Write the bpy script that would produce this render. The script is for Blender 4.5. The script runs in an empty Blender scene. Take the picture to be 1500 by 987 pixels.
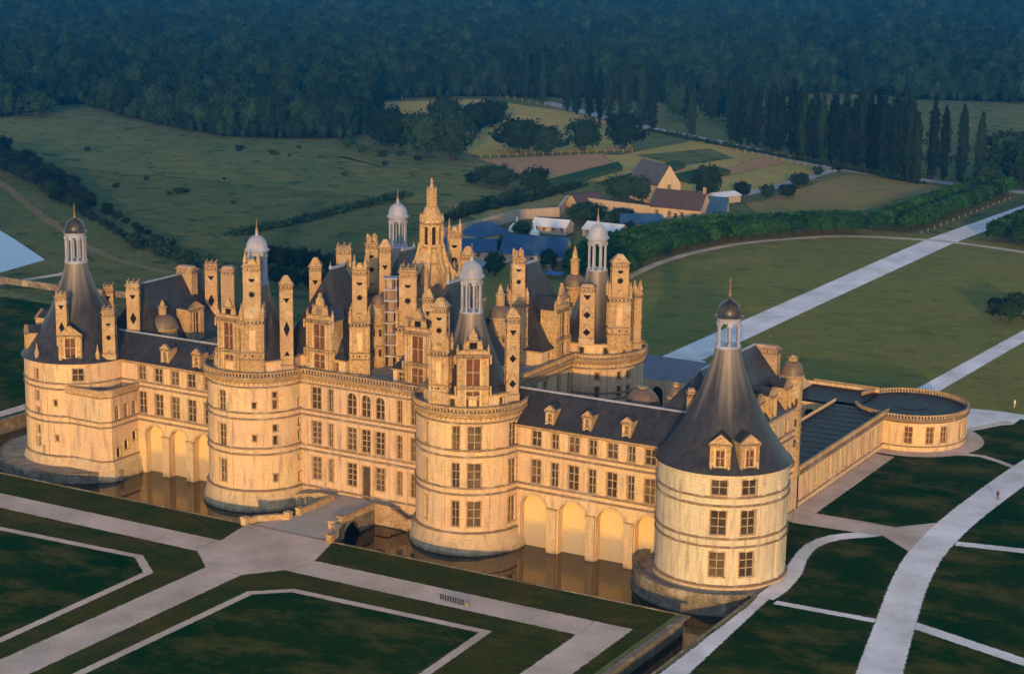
import bpy, math, random
import numpy as np
from mathutils import Vector, Matrix
rng = random.Random(7)
R_ = math.radians
SC = bpy.context.scene

# ------------------------------------------------------------------ camera, world, sun, exposure
CAM = dict(x=182.0883, y=-267.7181, z=101.4909, yaw=-0.5172, pit=0.22, rol=0.0139, f=2822.7)
def cam_axes():
    yaw, pit, rol = CAM['yaw'], CAM['pit'], CAM['rol']
    cy, sy, cp, sp = math.cos(yaw), math.sin(yaw), math.cos(pit), math.sin(pit)
    fw = Vector((sy*cp, cy*cp, -sp)); rt = Vector((cy, -sy, 0)); up = rt.cross(fw)
    c, s = math.cos(rol), math.sin(rol)
    return fw, rt*c + up*s, up*c - rt*s
FW, RT, UP = cam_axes()
cam = bpy.data.cameras.new('camera'); cam_o = bpy.data.objects.new('camera', cam)
SC.collection.objects.link(cam_o)
M = Matrix((RT, UP, -FW)).transposed().to_4x4(); M.translation = (CAM['x'], CAM['y'], CAM['z'])
cam_o.matrix_world = M
cam.sensor_width = 36; cam.lens = CAM['f']*36/1500; cam.clip_start = 1; cam.clip_end = 12000
SC.camera = cam_o
CPOS = Vector((CAM['x'], CAM['y'], CAM['z']))
def G(px, py, z=0.0):
    """the world point at height z seen at a spot of the photograph"""
    d = FW + RT*((px-750)/CAM['f']) - UP*((py-493.5)/CAM['f'])
    return CPOS + d*((z-CPOS.z)/d.z)

SUN_EL, SUN_AZ = 8.0, 27.0       # azimuth: degrees from -y towards +x
w = bpy.data.worlds.new("World"); SC.world = w; w.use_nodes = True
nt = w.node_tree; bg = nt.nodes['Background']
sky = nt.nodes.new('ShaderNodeTexSky'); sky.sky_type = 'NISHITA'; sky.sun_disc = False
sky.sun_elevation = R_(SUN_EL)
sky.air_density = 1.0; sky.dust_density = 0.6; sky.ozone_density = 1.5
sv = Vector((math.sin(R_(SUN_AZ))*math.cos(R_(SUN_EL)), -math.cos(R_(SUN_AZ))*math.cos(R_(SUN_EL)), math.sin(R_(SUN_EL))))
sky.sun_rotation = math.atan2(sv.x, sv.y)
nt.links.new(sky.outputs[0], bg.inputs[0]); bg.inputs[1].default_value = 0.15
sl = bpy.data.lights.new('sun', 'SUN'); sl.energy = 1.95; sl.angle = R_(0.6); sl.color = (1.0, 0.55, 0.15)
so = bpy.data.objects.new('sun', sl); SC.collection.objects.link(so)
so.rotation_euler = (-sv).to_track_quat('-Z', 'Y').to_euler(); so.location = (150, -200, 150)
SC.view_settings.view_transform = 'Standard'; SC.view_settings.look = 'None'
SC.view_settings.exposure = 1.08; SC.view_settings.gamma = 1; SC.view_settings.use_curve_mapping = False
SC.cycles.volume_max_steps = 64; SC.cycles.max_bounces = 6; SC.cycles.volume_bounces = 0

# ------------------------------------------------------------------ helpers
class NT:
    def __init__(s, name):
        s.m = bpy.data.materials.new(name); s.m.use_nodes = True; s.t = s.m.node_tree
        s.b = s.t.nodes['Principled BSDF']; s.tc = s.n('ShaderNodeTexCoord')
    def n(s, k, **kw):
        nd = s.t.nodes.new(k)
        for a, v in kw.items(): setattr(nd, a, v)
        return nd
    def l(s, a, b): s.t.links.new(a, b)
    def noise(s, scale, detail=4, rough=.55, vec=None, stretch=None):
        nd = s.n('ShaderNodeTexNoise'); nd.inputs['Scale'].default_value = scale
        nd.inputs['Detail'].default_value = detail; nd.inputs['Roughness'].default_value = rough
        v = vec or s.tc.outputs['Object']
        if stretch:
            mp = s.n('ShaderNodeMapping'); mp.inputs['Scale'].default_value = stretch
            s.l(v, mp.inputs['Vector']); v = mp.outputs[0]
        s.l(v, nd.inputs['Vector']); return nd.outputs['Fac']
    def ramp(s, fac, stops):
        r = s.n('ShaderNodeValToRGB'); e = r.color_ramp.elements
        while len(e) < len(stops): e.new(.5)
        for el, (p, c) in zip(e, stops):
            el.position = p; el.color = (*c, 1) if len(c) == 3 else c
        s.l(fac, r.inputs[0]); return r.outputs[0]
    def mix(s, fac, a, b, mode='MIX'):
        m = s.n('ShaderNodeMix', data_type='RGBA', blend_type=mode)
        for i, v in ((0, fac), (6, a), (7, b)):
            if isinstance(v, (int, float)): m.inputs[i].default_value = v
            elif isinstance(v, tuple): m.inputs[i].default_value = (*v, 1)
            else: s.l(v, m.inputs[i])
        return m.outputs[2]
    def math(s, op, a, b=0.0, c=None, clamp=False):
        m = s.n('ShaderNodeMath', operation=op, use_clamp=clamp)
        for i, v in enumerate((a, b, c)):
            if v is None: continue
            if isinstance(v, (int, float)): m.inputs[i].default_value = v
            else: s.l(v, m.inputs[i])
        return m.outputs[0]
    def bump(s, h, strength=.3, dist=.1):
        b = s.n('ShaderNodeBump'); b.inputs['Strength'].default_value = strength; b.inputs['Distance'].default_value = dist
        s.l(h, b.inputs['Height']); s.l(b.outputs[0], s.b.inputs['Normal'])
    def soft(s, sc, k):
        """ragged fade-out towards the rim of a sheet ('edge' runs from 0 at the rim to 1 inside)"""
        a = s.n('ShaderNodeAttribute', attribute_name='edge')
        h = s.math('ADD', a.outputs['Fac'], s.math('MULTIPLY', s.math('SUBTRACT', s.noise(sc, 4, .6), .5), k))
        m = s.n('ShaderNodeMapRange'); m.inputs[1].default_value = .3; m.inputs[2].default_value = .62; s.l(h, m.inputs[0]); s.l(m.outputs[0], s.b.inputs['Alpha'])
    def done(s, col, rough=.85, spec=.3):
        if isinstance(col, tuple): s.b.inputs['Base Color'].default_value = (*col, 1)
        else: s.l(col, s.b.inputs['Base Color'])
        s.b.inputs['Roughness'].default_value = rough; s.b.inputs['Specular IOR Level'].default_value = spec
        return s.m

def stone_mat(name, c1, c2, c3, damp=False, courses=.2, fs=5, fc=.35):
    t = NT(name)
    big = t.noise(.11, 3)
    col = t.mix(t.ramp(big, [(.38, (0,0,0)), (.62, (1,1,1))]), c1, c2)
    blk = t.noise(1.3, 5, .65, stretch=(1, 1, 2.6))
    col = t.mix(t.ramp(blk, [(.46, (0,0,0)), (.72, (.75,.75,.75))]), col, c3)
    fine = t.noise(fs, 3, .7)
    col = t.mix(fc, col, t.ramp(fine, [(.3, (.45,.42,.4)), (.68, (1.25,1.25,1.25))]), 'MULTIPLY')
    sx = t.n('ShaderNodeSeparateXYZ'); t.l(t.tc.outputs['Object'], sx.inputs[0])
    f = t.math('FRACT', t.math('MULTIPLY', sx.outputs[2], 1/.52))
    ln = t.math('LESS_THAN', f, .13)
    col = t.mix(t.math('MULTIPLY', ln, courses), col, (.16,.12,.09))
    # runs of soot below ledges
    st = t.noise(1.2, 5, .65, stretch=(1, 1, .13))
    col = t.mix(t.ramp(st, [(.49, (0,0,0)), (.70, (.85,.85,.85))]), col, (.27,.21,.165))
    pk = t.noise(.32, 5, .65)
    col = t.mix(t.ramp(pk, [(.54, (0,0,0)), (.66, (.5,.5,.5))]), col, (.50,.42,.34))
    if damp:
        h = t.math('ADD', t.math('MULTIPLY', t.math('ADD', sx.outputs[2], 2.1), -.8), t.math('MULTIPLY', t.math('SUBTRACT', t.noise(.8, 4), .5), 2.4))
        col = t.mix(t.ramp(h, [(.1, (0,0,0)), (.9, (.8,.8,.8))]), col, (.15,.125,.09))
    t.bump(blk, .35, .08)
    return t.done(col, .9, .2)
STONE = stone_mat('pale limestone', (.66,.50,.29), (.60,.40,.29), (.46,.33,.20))
STONE_D = stone_mat('damp limestone', (.56,.43,.26), (.52,.38,.26), (.36,.28,.19), True)
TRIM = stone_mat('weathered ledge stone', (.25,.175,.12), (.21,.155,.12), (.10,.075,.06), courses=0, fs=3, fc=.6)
CARVED = stone_mat('carved stone', (.54,.37,.19), (.42,.285,.155), (.12,.08,.05), courses=0, fs=2.6, fc=.8)
SHAFT = stone_mat('chimney stone', (.47,.335,.19), (.40,.28,.175), (.25,.175,.11), courses=.25, fs=3.5, fc=.5)
def arch_glow_mat():  # floodlit yellow painted into the upper arch backs; greyer damp stone below
    t = NT('arch stone with painted glow'); sx = t.n('ShaderNodeSeparateXYZ'); t.l(t.tc.outputs['Object'], sx.inputs[0])
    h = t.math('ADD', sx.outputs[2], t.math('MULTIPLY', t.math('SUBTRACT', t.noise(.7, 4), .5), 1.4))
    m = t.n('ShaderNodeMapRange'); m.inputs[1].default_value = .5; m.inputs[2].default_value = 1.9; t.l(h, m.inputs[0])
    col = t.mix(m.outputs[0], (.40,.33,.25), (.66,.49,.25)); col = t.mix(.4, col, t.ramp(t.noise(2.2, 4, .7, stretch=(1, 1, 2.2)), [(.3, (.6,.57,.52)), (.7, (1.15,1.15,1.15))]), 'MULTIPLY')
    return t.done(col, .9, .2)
ARCH_GLOW = arch_glow_mat()
STONE_P = stone_mat('cream limestone with painted pale light', (.61,.55,.41), (.58,.50,.39), (.45,.39,.30))  # the near tower's pale greenish light is painted in as a paler stone colour
STONE_K = stone_mat('pinkish limestone', (.59,.42,.29), (.57,.39,.29), (.44,.32,.23))
BRICK = stone_mat('old brick', (.36,.25,.19), (.33,.24,.2), (.22,.16,.13))
MOSSY = stone_mat('mossy wall stone', (.22,.19,.14), (.13,.115,.085), (.05,.045,.035), True, fs=1.6, fc=.8)
def slate_mat(name, c1, c2, lead=False):
    t = NT(name)
    s1 = t.noise(1.1, 5, .6, stretch=(1, 1, .10)); s2 = t.noise(.25, 3)
    col = t.mix(t.ramp(s1, [(.4, (0,0,0)), (.68, (1,1,1))]), c1, c2)
    col = t.mix(.5, col, t.ramp(s2, [(.3, (.6,.6,.6)), (.7, (1.3,1.3,1.3))]), 'MULTIPLY')
    if lead:
        sx = t.n('ShaderNodeSeparateXYZ'); t.l(t.tc.outputs['Object'], sx.inputs[0])
        cb = t.n('ShaderNodeCombineXYZ'); t.l(sx.outputs[0], cb.inputs[0]); t.l(sx.outputs[1], cb.inputs[1])
        nv = t.n('ShaderNodeVectorMath', operation='NORMALIZE'); t.l(cb.outputs[0], nv.inputs[0])
        h = t.math('ADD', sx.outputs[2], t.math('MULTIPLY', t.math('SUBTRACT', t.noise(2.4, 5, .55, vec=nv.outputs[0]), .5), 34))
        m_ = t.n('ShaderNodeMapRange'); m_.inputs[1].default_value = 27; m_.inputs[2].default_value = 40
        t.l(h, m_.inputs[0]); col = t.mix(m_.outputs[0], col, (.26,.225,.22))
    sz = t.n('ShaderNodeSeparateXYZ'); t.l(t.tc.outputs['Object'], sz.inputs[0])
    rowl = t.math('LESS_THAN', t.math('FRACT', t.math('MULTIPLY', sz.outputs[2], 1/.42)), .2); col = t.mix(t.math('MULTIPLY', rowl, .22), col, (.008,.008,.01))
    f = t.noise(9, 2, .6)
    t.bump(f, .35, .06)
    m = t.done(col, .45, .34); return m
SLATE = slate_mat('dark slate', (.022,.024,.034), (.044,.043,.054))
SLATE_L = slate_mat('slate with lead runs', (.023,.024,.033), (.047,.045,.055), True)
SLATE_B = slate_mat('sky-tinted slate', (.022,.065,.17), (.03,.085,.21))  # blue of the reflected sky is put into the slate's base colour
TILE = slate_mat('brown tiles', (.075,.05,.05), (.055,.04,.042))
LEAD = slate_mat('sky-tinted lead', (.25,.28,.41), (.33,.35,.48))  # lavender skylight on the domes is put into the lead's base colour
LEAD_D = slate_mat('black lead', (.02,.02,.022), (.05,.05,.055)); LEAD_D.node_tree.nodes['Principled BSDF'].inputs['Roughness'].default_value = .3
LEADROOF = slate_mat('dark roof sheets', (.012,.0115,.012), (.030,.027,.027)); LEADROOF.node_tree.nodes['Principled BSDF'].inputs['Specular IOR Level'].default_value = .03
DOMEST = slate_mat('brown stone shingles', (.13,.095,.075), (.18,.13,.10))
def plain(name, col, rough=.7, spec=.3, var=.25, sc=2.0):
    t = NT(name); n = t.noise(sc, 4)
    lo = tuple(c*(1-var) for c in col); hi = tuple(c*(1+var) for c in col)
    return t.done(t.ramp(n, [(.3, lo), (.7, hi)]), rough, spec)
GLASS = plain('old window glass', (.055,.038,.026), .18, .5, .5, .6)
GLASS2 = plain('window glass with drawn blinds', (.10,.068,.042), .3, .4, .5, .6)
SHUT = plain('red brown shutters', (.12,.048,.026), .7, .2, .3, 1)
HOLLOW_SHADE = plain('painted hollow shade', (.02,.015,.012), .9, .1)  # near-black colour stands in for the shade inside openings
INLAY = plain('black slate inlay', (.014,.012,.013), .9, .05)
LEADING = plain('window bars', (.35,.265,.18), .8)
WOODD = plain('door boards', (.06,.045,.035), .8)
PAVE = plain('terrace flags', (.30,.27,.25), .9, .2, .25, .7)
def gravel_mat(name, c):
    t = NT(name); n1 = t.noise(.09, 6, .68); n2 = t.noise(2.5, 4, .7)
    col = t.ramp(n1, [(.32, (c[0]*.68, c[1]*.68, c[2]*.64)), (.66, tuple(x*1.12 for x in c))])
    col = t.mix(.4, col, t.ramp(n2, [(.3, (.7,.7,.7)), (.7, (1.2,1.2,1.2))]), 'MULTIPLY')
    t.bump(n2, .2, .03); t.soft(1.0, .75); return t.done(col, .95, .1)
GRAVEL = gravel_mat('pink gravel', (.60,.465,.40))
GRAVEL_P = gravel_mat('pale gravel road', (.78,.72,.75))
GRAVEL_G = gravel_mat('grey road', (.36,.36,.42))
def grass_mat(name, c1, c2, c3, s=.045, amt=.6, soft=0, tuft=0, bs=5.5):
    t = NT(name)
    a = t.noise(s, 5, .62); b = t.noise(s*bs, 6, .68, stretch=(1, 1.5, 1)); c = t.noise(1.1, 4, .7)
    col = t.mix(t.ramp(a, [(.38, (0,0,0)), (.62, (1,1,1))]), c1, c2)
    col = t.mix(t.ramp(b, [(.47, (0,0,0)), (.70, (amt,amt,amt))]), col, c3)
    col = t.mix(.45, col, t.ramp(c, [(.3, (.45,.45,.45)), (.7, (1.5,1.5,1.5))]), 'MULTIPLY')
    if tuft:
        d = t.noise(.11, 6, .74, stretch=(1, 1.3, 1)); col = t.mix(t.ramp(d, [(.53, (0,0,0)), (.63, (tuft,tuft,tuft))]), col, (.020,.040,.020))
    if soft: t.soft(.08, soft)
    t.bump(c, .5, .15); return t.done(col, .95, .0)
LAWN = grass_mat('clipped dark lawn', (.005,.032,.007), (.018,.038,.008), (.13,.095,.026), .045, .75, bs=1.9)
LAWN_M = grass_mat('bank grass', (.030,.048,.010), (.055,.052,.012), (.12,.078,.022), .06, .7, bs=1.9)
LAWN_B = grass_mat('rear lawn', (.15,.16,.04), (.19,.175,.05), (.29,.21,.065), .02, .6, .0, .35)
MEADOW = grass_mat('meadow grass', (.098,.138,.052), (.15,.158,.058), (.22,.19,.075), .009, .7, 0, .85)
DRYFIELD = grass_mat('dry field', (.42,.31,.10), (.28,.27,.08), (.52,.33,.12), .012, .6, .8)
BROWNF = grass_mat('ploughed field', (.46,.25,.13), (.38,.23,.12), (.27,.21,.09), .02, .6, .5)
CROP = grass_mat('green crop', (.03,.07,.028), (.045,.085,.035), (.06,.09,.04), .04)
def leaf_mat(name, c1, c2):
    t = NT(name); oi = t.n('ShaderNodeObjectInfo')
    n = t.noise(.35, 3, .6, vec=t.n('ShaderNodeNewGeometry').outputs['Position'])
    col = t.mix(n, c1, c2)
    k = t.math('ADD', t.math('MULTIPLY', oi.outputs['Random'], .95), .45)
    cc = t.n('ShaderNodeCombineColor'); 
    for i in range(3): t.l(k, cc.inputs[i])
    col = t.mix(1.0, col, cc.outputs[0], 'MULTIPLY')
    return t.done(col, .9, .03)
LEAF = leaf_mat('oak leaves', (.008,.024,.014), (.020,.042,.020))
LEAF_P = leaf_mat('poplar leaves', (.005,.013,.009), (.012,.025,.014))
LEAF_L = leaf_mat('lime leaves', (.012,.050,.013), (.028,.082,.020))
BARK = plain('bark', (.035,.032,.028), .95, .1)

class MB:
    """collects faces, links them as ONE mesh object"""
    def __init__(s): s.v = []; s.f = []; s.mi = []; s.mats = []
    def m(s, mat):
        if mat not in s.mats: s.mats.append(mat)
        return s.mats.index(mat)
    def face(s, pts, mat):
        k = len(s.v); s.v.extend([tuple(p) for p in pts]); s.f.append(tuple(range(k, k+len(pts)))); s.mi.append(s.m(mat))
    def grid(s, rows, mat, close=False):
        i = s.m(mat); n = len(rows[0]); k = len(s.v)
        for r in rows: s.v.extend([tuple(p) for p in r])
        for a in range(len(rows)-1):
            for b in range(n if close else n-1):
                c = (b+1) % n
                s.f.append((k+a*n+b, k+a*n+c, k+(a+1)*n+c, k+(a+1)*n+b)); s.mi.append(i)
    def box(s, c, size, mat, rot=0.0, taper=1.0):
        cx, cy, cz = c; a, b, h = size[0]/2, size[1]/2, size[2]/2; co, si = math.cos(rot), math.sin(rot)
        P = []
        for z, k in ((-h, 1), (h, taper)):
            for x, y in ((-a, -b), (a, -b), (a, b), (-a, b)):
                P.append((cx+co*x*k-si*y*k, cy+si*x*k+co*y*k, cz+z))
        for q in ((0,3,2,1), (4,5,6,7), (0,1,5,4), (1,2,6,5), (2,3,7,6), (3,0,4,7)):
            s.face([P[i] for i in q], mat)
    def lathe(s, c, prof, mat, n=32, a0=0.0, cap=True):
        rows = [[(c[0]+r*math.cos(a0+2*math.pi*k/n), c[1]+r*math.sin(a0+2*math.pi*k/n), z) for k in range(n)] for r, z in prof]
        s.grid(rows, mat, True)
        if cap: s.face(rows[-1], mat)
    def poly(s, pts, z0, z1, mat, side=None):
        top = [(x, y, z1) for x, y in pts]; s.face(top, mat)
        n = len(pts)
        for i in range(n):
            a, b = pts[i], pts[(i+1) % n]
            s.face([(*a, z0), (*b, z0), (*b, z1), (*a, z1)], side or mat)
    def build(s, name, parent=None, smooth=False):
        me = bpy.data.meshes.new(name); me.from_pydata(s.v, [], s.f)
        for m in s.mats: me.materials.append(m)
        me.polygons.foreach_set('material_index', s.mi)
        if smooth: me.polygons.foreach_set('use_smooth', [True]*len(s.f))
        me.update(); o = bpy.data.objects.new(name, me); SC.collection.objects.link(o)
        if parent is not None: o.parent = parent
        return o
def weld(o, d=.001):
    import bmesh
    b = bmesh.new(); b.from_mesh(o.data); bmesh.ops.remove_doubles(b, verts=b.verts, dist=d)
    bmesh.ops.recalc_face_normals(b, faces=b.faces); b.to_mesh(o.data); b.free(); return o
def empty(name, loc=(0,0,0), rz=0, parent=None):
    o = bpy.data.objects.new(name, None); SC.collection.objects.link(o); o.location = loc; o.rotation_euler.z = rz
    o.empty_display_size = .5
    if parent is not None: o.parent = parent
    return o
def tag(o, label, cat, group=None, kind=None):
    o['label'] = label
    if cat: o['category'] = cat
    if group: o['group'] = group
    if kind: o['kind'] = kind
    return o
def struct(o, label=None, kind='structure'):
    o['kind'] = kind
    if label: o['label'] = label
    return o
def circle(c, r, n=64, a0=0, a1=360):
    full = abs(a1-a0) >= 360
    k = n if full else n+1
    return [(c[0]+r*math.cos(R_(a0+(a1-a0)*i/n)), c[1]+r*math.sin(R_(a0+(a1-a0)*i/n))) for i in range(k)]
def offset(path, d, closed):
    """outward offset (right side of travel)"""
    n = len(path); out = []
    for i in range(n):
        p = Vector(path[i])
        a = Vector(path[i-1]) if (closed or i > 0) else None
        b = Vector(path[(i+1) % n]) if (closed or i < n-1) else None
        t1 = (p-a).normalized() if a is not None else None; t2 = (b-p).normalized() if b is not None else None
        if t1 is None: t1 = t2
        if t2 is None: t2 = t1
        n1 = Vector((t1.y, -t1.x)); n2 = Vector((t2.y, -t2.x)); m = n1+n2
        if m.length < 1e-6: m = n1.copy()
        m.normalize(); k = d/max(.35, m.dot(n1)); out.append((p.x+m.x*k, p.y+m.y*k))
    return out
def sweep(mb, path, prof, mat, closed=False):
    rows = []
    for d, z in prof:
        q = offset(path, d, closed); rows.append([(x, y, z) for x, y in q])
    mb.grid(rows, mat, closed)
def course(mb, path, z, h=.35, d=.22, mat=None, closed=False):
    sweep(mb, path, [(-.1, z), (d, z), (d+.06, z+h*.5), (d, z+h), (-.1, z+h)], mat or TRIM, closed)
def plen(path, closed):
    n = len(path); out = []
    for i in range(n if closed else n-1):
        a, b = Vector(path[i]), Vector(path[(i+1) % n]); out.append((a, b))
    return out
def balustrade(path, z, closed, parent, name='balustrade', h=1.0, step=.62, mat=None, off=0.0):
    mb = MB(); mat = mat or CARVED
    if off: path = offset(path, off, closed)
    sweep(mb, path, [(-.16, z), (.16, z), (.16, z+.18), (-.16, z+.18), (-.16, z)], TRIM, closed)
    sweep(mb, path, [(-.2, z+h-.2), (.2, z+h-.2), (.22, z+h), (-.22, z+h), (-.2, z+h-.2)], mat, closed)
    acc = 0.0
    for a, b in plen(path, closed):
        L = (b-a).length; ang = math.atan2((b-a).y, (b-a).x); t = (-acc) % step
        while t < L:
            p = a+(b-a)*(t/L); mb.box((p.x, p.y, z+.18+(h-.38)/2), (.26, .2, h-.38), mat, ang); t += step
        acc = (acc+L) % step
    return mb.build(name, parent)
def cornice(path, z, parent, closed=False, name='cornice', big=True):
    """corbelled cornice under a terrace; z is the terrace level"""
    mb = MB()
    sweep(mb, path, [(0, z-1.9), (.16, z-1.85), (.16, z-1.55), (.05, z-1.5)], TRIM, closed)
    sweep(mb, path, [(.0, z-.95), (.45, z-.65), (.5, z-.45), (.8, z-.2), (.86, z), (.86, z+.06), (-.3, z+.06)], CARVED, closed)
    acc = 0; step = .85
    for a, b in plen(offset(path, .12, closed), closed):
        L = (b-a).length; ang = math.atan2((b-a).y, (b-a).x); t = (-acc) % step
        while t < L:
            p = a+(b-a)*(t/L); mb.box((p.x, p.y, z-1.05), (.34, .42, .42), CARVED, ang); t += step
        acc = (acc+L) % step
    return mb.build(name, parent)

# ---- walls with real openings
def plane_map(o, u):
    o = Vector(o); u = Vector(u).normalized(); nrm = Vector((u.y, -u.x))
    return lambda s, z, d=0.0: (o.x+u.x*s-nrm.x*d, o.y+u.y*s-nrm.y*d, z)
def cyl_map(c, r):
    return lambda s, z, d=0.0: (c[0]+(r-d)*math.cos(s/r), c[1]+(r-d)*math.sin(s/r), z)
def wall(mb, f, u0, u1, z0, z1, ops, mat, du=1e9, depth=.45, back=None):
    us = {u0, u1}; zs = {z0, z1}
    for o in ops:
        us |= {o['u']-o['w']/2, o['u']+o['w']/2}; zs |= {o['zb'], o['zt']}
    us = sorted(us); full = []
    for a, b in zip(us, us[1:]):
        k = max(1, math.ceil((b-a)/du)); full += [a+(b-a)*i/k for i in range(k)]
    us = full+[us[-1]]; zs = sorted(zs)
    def hit(u, z):
        return any(abs(u-o['u']) < o['w']/2 and o['zb'] < z < o['zt'] for o in ops)
    for a, b in zip(us, us[1:]):
        for p, q in zip(zs, zs[1:]):
            if not hit((a+b)/2, (p+q)/2): mb.face([f(a, p), f(b, p), f(b, q), f(a, q)], mat)
    for o in ops:
        d = o.get('d', depth); l, r = o['u']-o['w']/2, o['u']+o['w']/2; zb, zt = o['zb'], o['zt']
        in_u = [u for u in us if l-1e-9 <= u <= r+1e-9]
        top = zt
        if o.get('arch'):
            rad = o['w']/2; top = zt-rad; n = 10
            P = [(o['u']-rad*math.cos(math.pi*i/n), top+rad*math.sin(math.pi*i/n)) for i in range(n+1)]
            for (ua, za), (ub, zb2) in zip(P, P[1:]):
                mb.face([f(ua, za), f(ub, zb2), f(ub, zt+.001), f(ua, zt+.001)], mat)
                mb.face([f(ua, za), f(ua, za, d), f(ub, zb2, d), f(ub, zb2)], mat)
        else:
            for a, b in zip(in_u, in_u[1:]): mb.face([f(a, zt), f(a, zt, d), f(b, zt, d), f(b, zt)], mat)
        for a, b in zip(in_u, in_u[1:]): mb.face([f(a, zb), f(b, zb), f(b, zb, d), f(a, zb, d)], mat)
        mb.face([f(l, zb), f(l, zb, d), f(l, top, d), f(l, top)], mat)
        mb.face([f(r, zb), f(r, top), f(r, top, d), f(r, zb, d)], mat)
        if back is not None and o.get('blind'):
            for a, b in zip(in_u, in_u[1:]): mb.face([f(a, zb, d), f(b, zb, d), f(b, zt, d), f(a, zt, d)], back)
def bar(mb, f, ua, ub, za, zb, d0, d1, mat):
    P = [f(ua, za, d0), f(ub, za, d0), f(ub, zb, d0), f(ua, zb, d0)]; Q = [f(ua, za, d1), f(ub, za, d1), f(ub, zb, d1), f(ua, zb, d1)]
    mb.face(P, mat)
    for i in range(4):
        j = (i+1) % 4; mb.face([P[j], P[i], Q[i], Q[j]], mat)
def window(f, o, parent, depth=.45):
    """glass with mullion and transoms set back in an opening, plus a thin stone frame proud of the wall"""
    mb = MB(); u, w, zb, zt = o['u'], o['w'], o['zb'], o['zt']; gl = o.get('glass', GLASS); d = o.get('d', depth)
    if gl is GLASS and rng.random() < .25: gl = GLASS2
    n = 3
    for i in range(n):
        a, b = u-w/2+w*i/n, u-w/2+w*(i+1)/n
        mb.face([f(a, zb, d-.06), f(b, zb, d-.06), f(b, zt, d-.06), f(a, zt, d-.06)], gl)
    if o.get('plain') is None:
        t = .13 if w > 1.2 else .09
        for i in range(1, o.get('cols', 2)):
            c = u-w/2+w*i/o.get('cols', 2); bar(mb, f, c-t/2, c+t/2, zb, zt, d-.25, d-.05, LEADING)
        rows = o.get('rows', 3)
        for i in range(1, rows):
            c = zb+(zt-zb)*i/rows; bar(mb, f, u-w/2, u+w/2, c-t/2, c+t/2, d-.24, d-.05, LEADING)
    s = .2
    bar(mb, f, u-w/2-s, u+w/2+s, zb-.22, zb-.02, -.12, .02, CARVED)
    if not o.get('arch'):
        bar(mb, f, u-w/2-s, u-w/2-.01, zb, zt, -.06, .02, CARVED); bar(mb, f, u+w/2+.01, u+w/2+s, zb, zt, -.06, .02, CARVED)
        bar(mb, f, u-w/2-s, u+w/2+s, zt+.01, zt+.2, -.08, .02, CARVED)
    return mb.build('window', parent)
def op(u, w, zb, zt, **k): return dict(u=u, w=w, zb=zb, zt=zt, **k)

# ================================================================== THE CASTLE
castle = tag(empty('castle', (0, 0, 0)), 'huge pale stone Renaissance castle with round towers, slate roofs and crowded chimneys', 'castle')
F1, F2, K1, K2, K3, K4 = (-64.2, 0), (68.05, 0), (-22, 0), (22, 0), (22, 45.2), (-22, 45.2)
LB = (68.7, 91.3)
RK, RF = 9.1, 10.2
def deg_u(R, a): return R*R_(a)
def tower(c, R, z1, ops, parent, label, base=-3.2, plinth=True, courses=(7.0, 8.1, 13.4, 14.5), pil=(), stone=STONE):
    f = cyl_map(c, R); mb = MB()
    # ops angles in degrees; wall runs round from a0 to a0+360
    a0 = -270
    O = []
    for o in ops:
        a = o['a']
        while a < a0: a += 360
        while a >= a0+360: a -= 360
        O.append(dict(o, u=deg_u(R, a)))
    wall(mb, f, deg_u(R, a0), deg_u(R, a0+360), .7, z1, O, stone, du=deg_u(R, 6))
    ring = circle(c, R, 72)
    sweep(mb, ring, [(1.15, base), (1.1, -2.5), (.95, -2.35), (.7, -1.2), (.35, -.2), (.3, .45)], STONE_D, True)
    sweep(mb, ring, [(.3, .4), (.45, .45), (.45, .62), (.0, .8)], TRIM, True)
    for a in pil:
        u = deg_u(R, a); bar(mb, f, u-.38, u+.38, .8, z1-1.9, -.2, .05, stone)
    o = mb.build('round_tower', castle); o['label'] = label
    sc = MB()
    for z in courses: course(sc, ring, z, .36, .2, closed=True)
    sc.build('string_course', o)
    for q in O: window(f, q, o)
    return o
def A(a, w, zb, zt, **k): return dict(a=a, w=w, zb=zb, zt=zt, **k)
# windows: angle measured from +x
k2 = []
for zb, zt in ((1.7, 6.0), (8.3, 12.45), (14.6, 18.7)):
    k2 += [A(-74, 1.2, zb, zt), A(-54.6, 2.2, zb, zt), A(-112, .9, zb+.4, zt), A(-8, 2.0, zb, zt), A(18, 1.2, zb, zt)]
T_K2 = tower(K2, RK, 21.0, k2, castle, 'round keep tower beside the bridge with a tall window bay', pil=(-88, -66, -36, -20))
k1 = []
for zb, zt in ((1.8, 5.8), (8.4, 12.2), (14.7, 18.3)): k1 += [A(-98, 1.7, zb, zt)]
for zb, zt in ((15.5, 16.6), (9.6, 10.7)): k1 += [A(-58.5, .7, zb, zt, plain=1)]
for zb, zt in ((17.3, 18.3), (15.3, 16.9), (11.2, 12.4), (8.8, 10.4), (2.1, 3.5)): k1 += [A(-35.3, .85, zb, zt, plain=1)]
for zb, zt in ((14.9, 16.4), (11.6, 12.8), (8.9, 10.6), (5.4, 6.2), (1.3, 3.0)): k1 += [A(-3, .8, zb, zt, plain=1)]
T_K1 = tower(K1, RK, 21.0, k1, castle, 'round keep tower left of the entrance with few small windows', pil=(-112, -86, -47, -22))
k3 = []
for a in (-92, -60, -33, -20):
    for zb, zt in ((17.2, 18.5), (13.8, 15.8), (8.5, 10.5)): k3.append(A(a, .8, zb, zt, plain=1))
T_K3 = tower(K3, RK, 21.0, k3, castle, 'rear keep tower half in shade above the courtyard', pil=(-75, -45, -10))
T_K4 = tower(K4, RK, 21.0, [], castle, 'rear left keep tower behind the crowded roofs')
f2 = []
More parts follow.
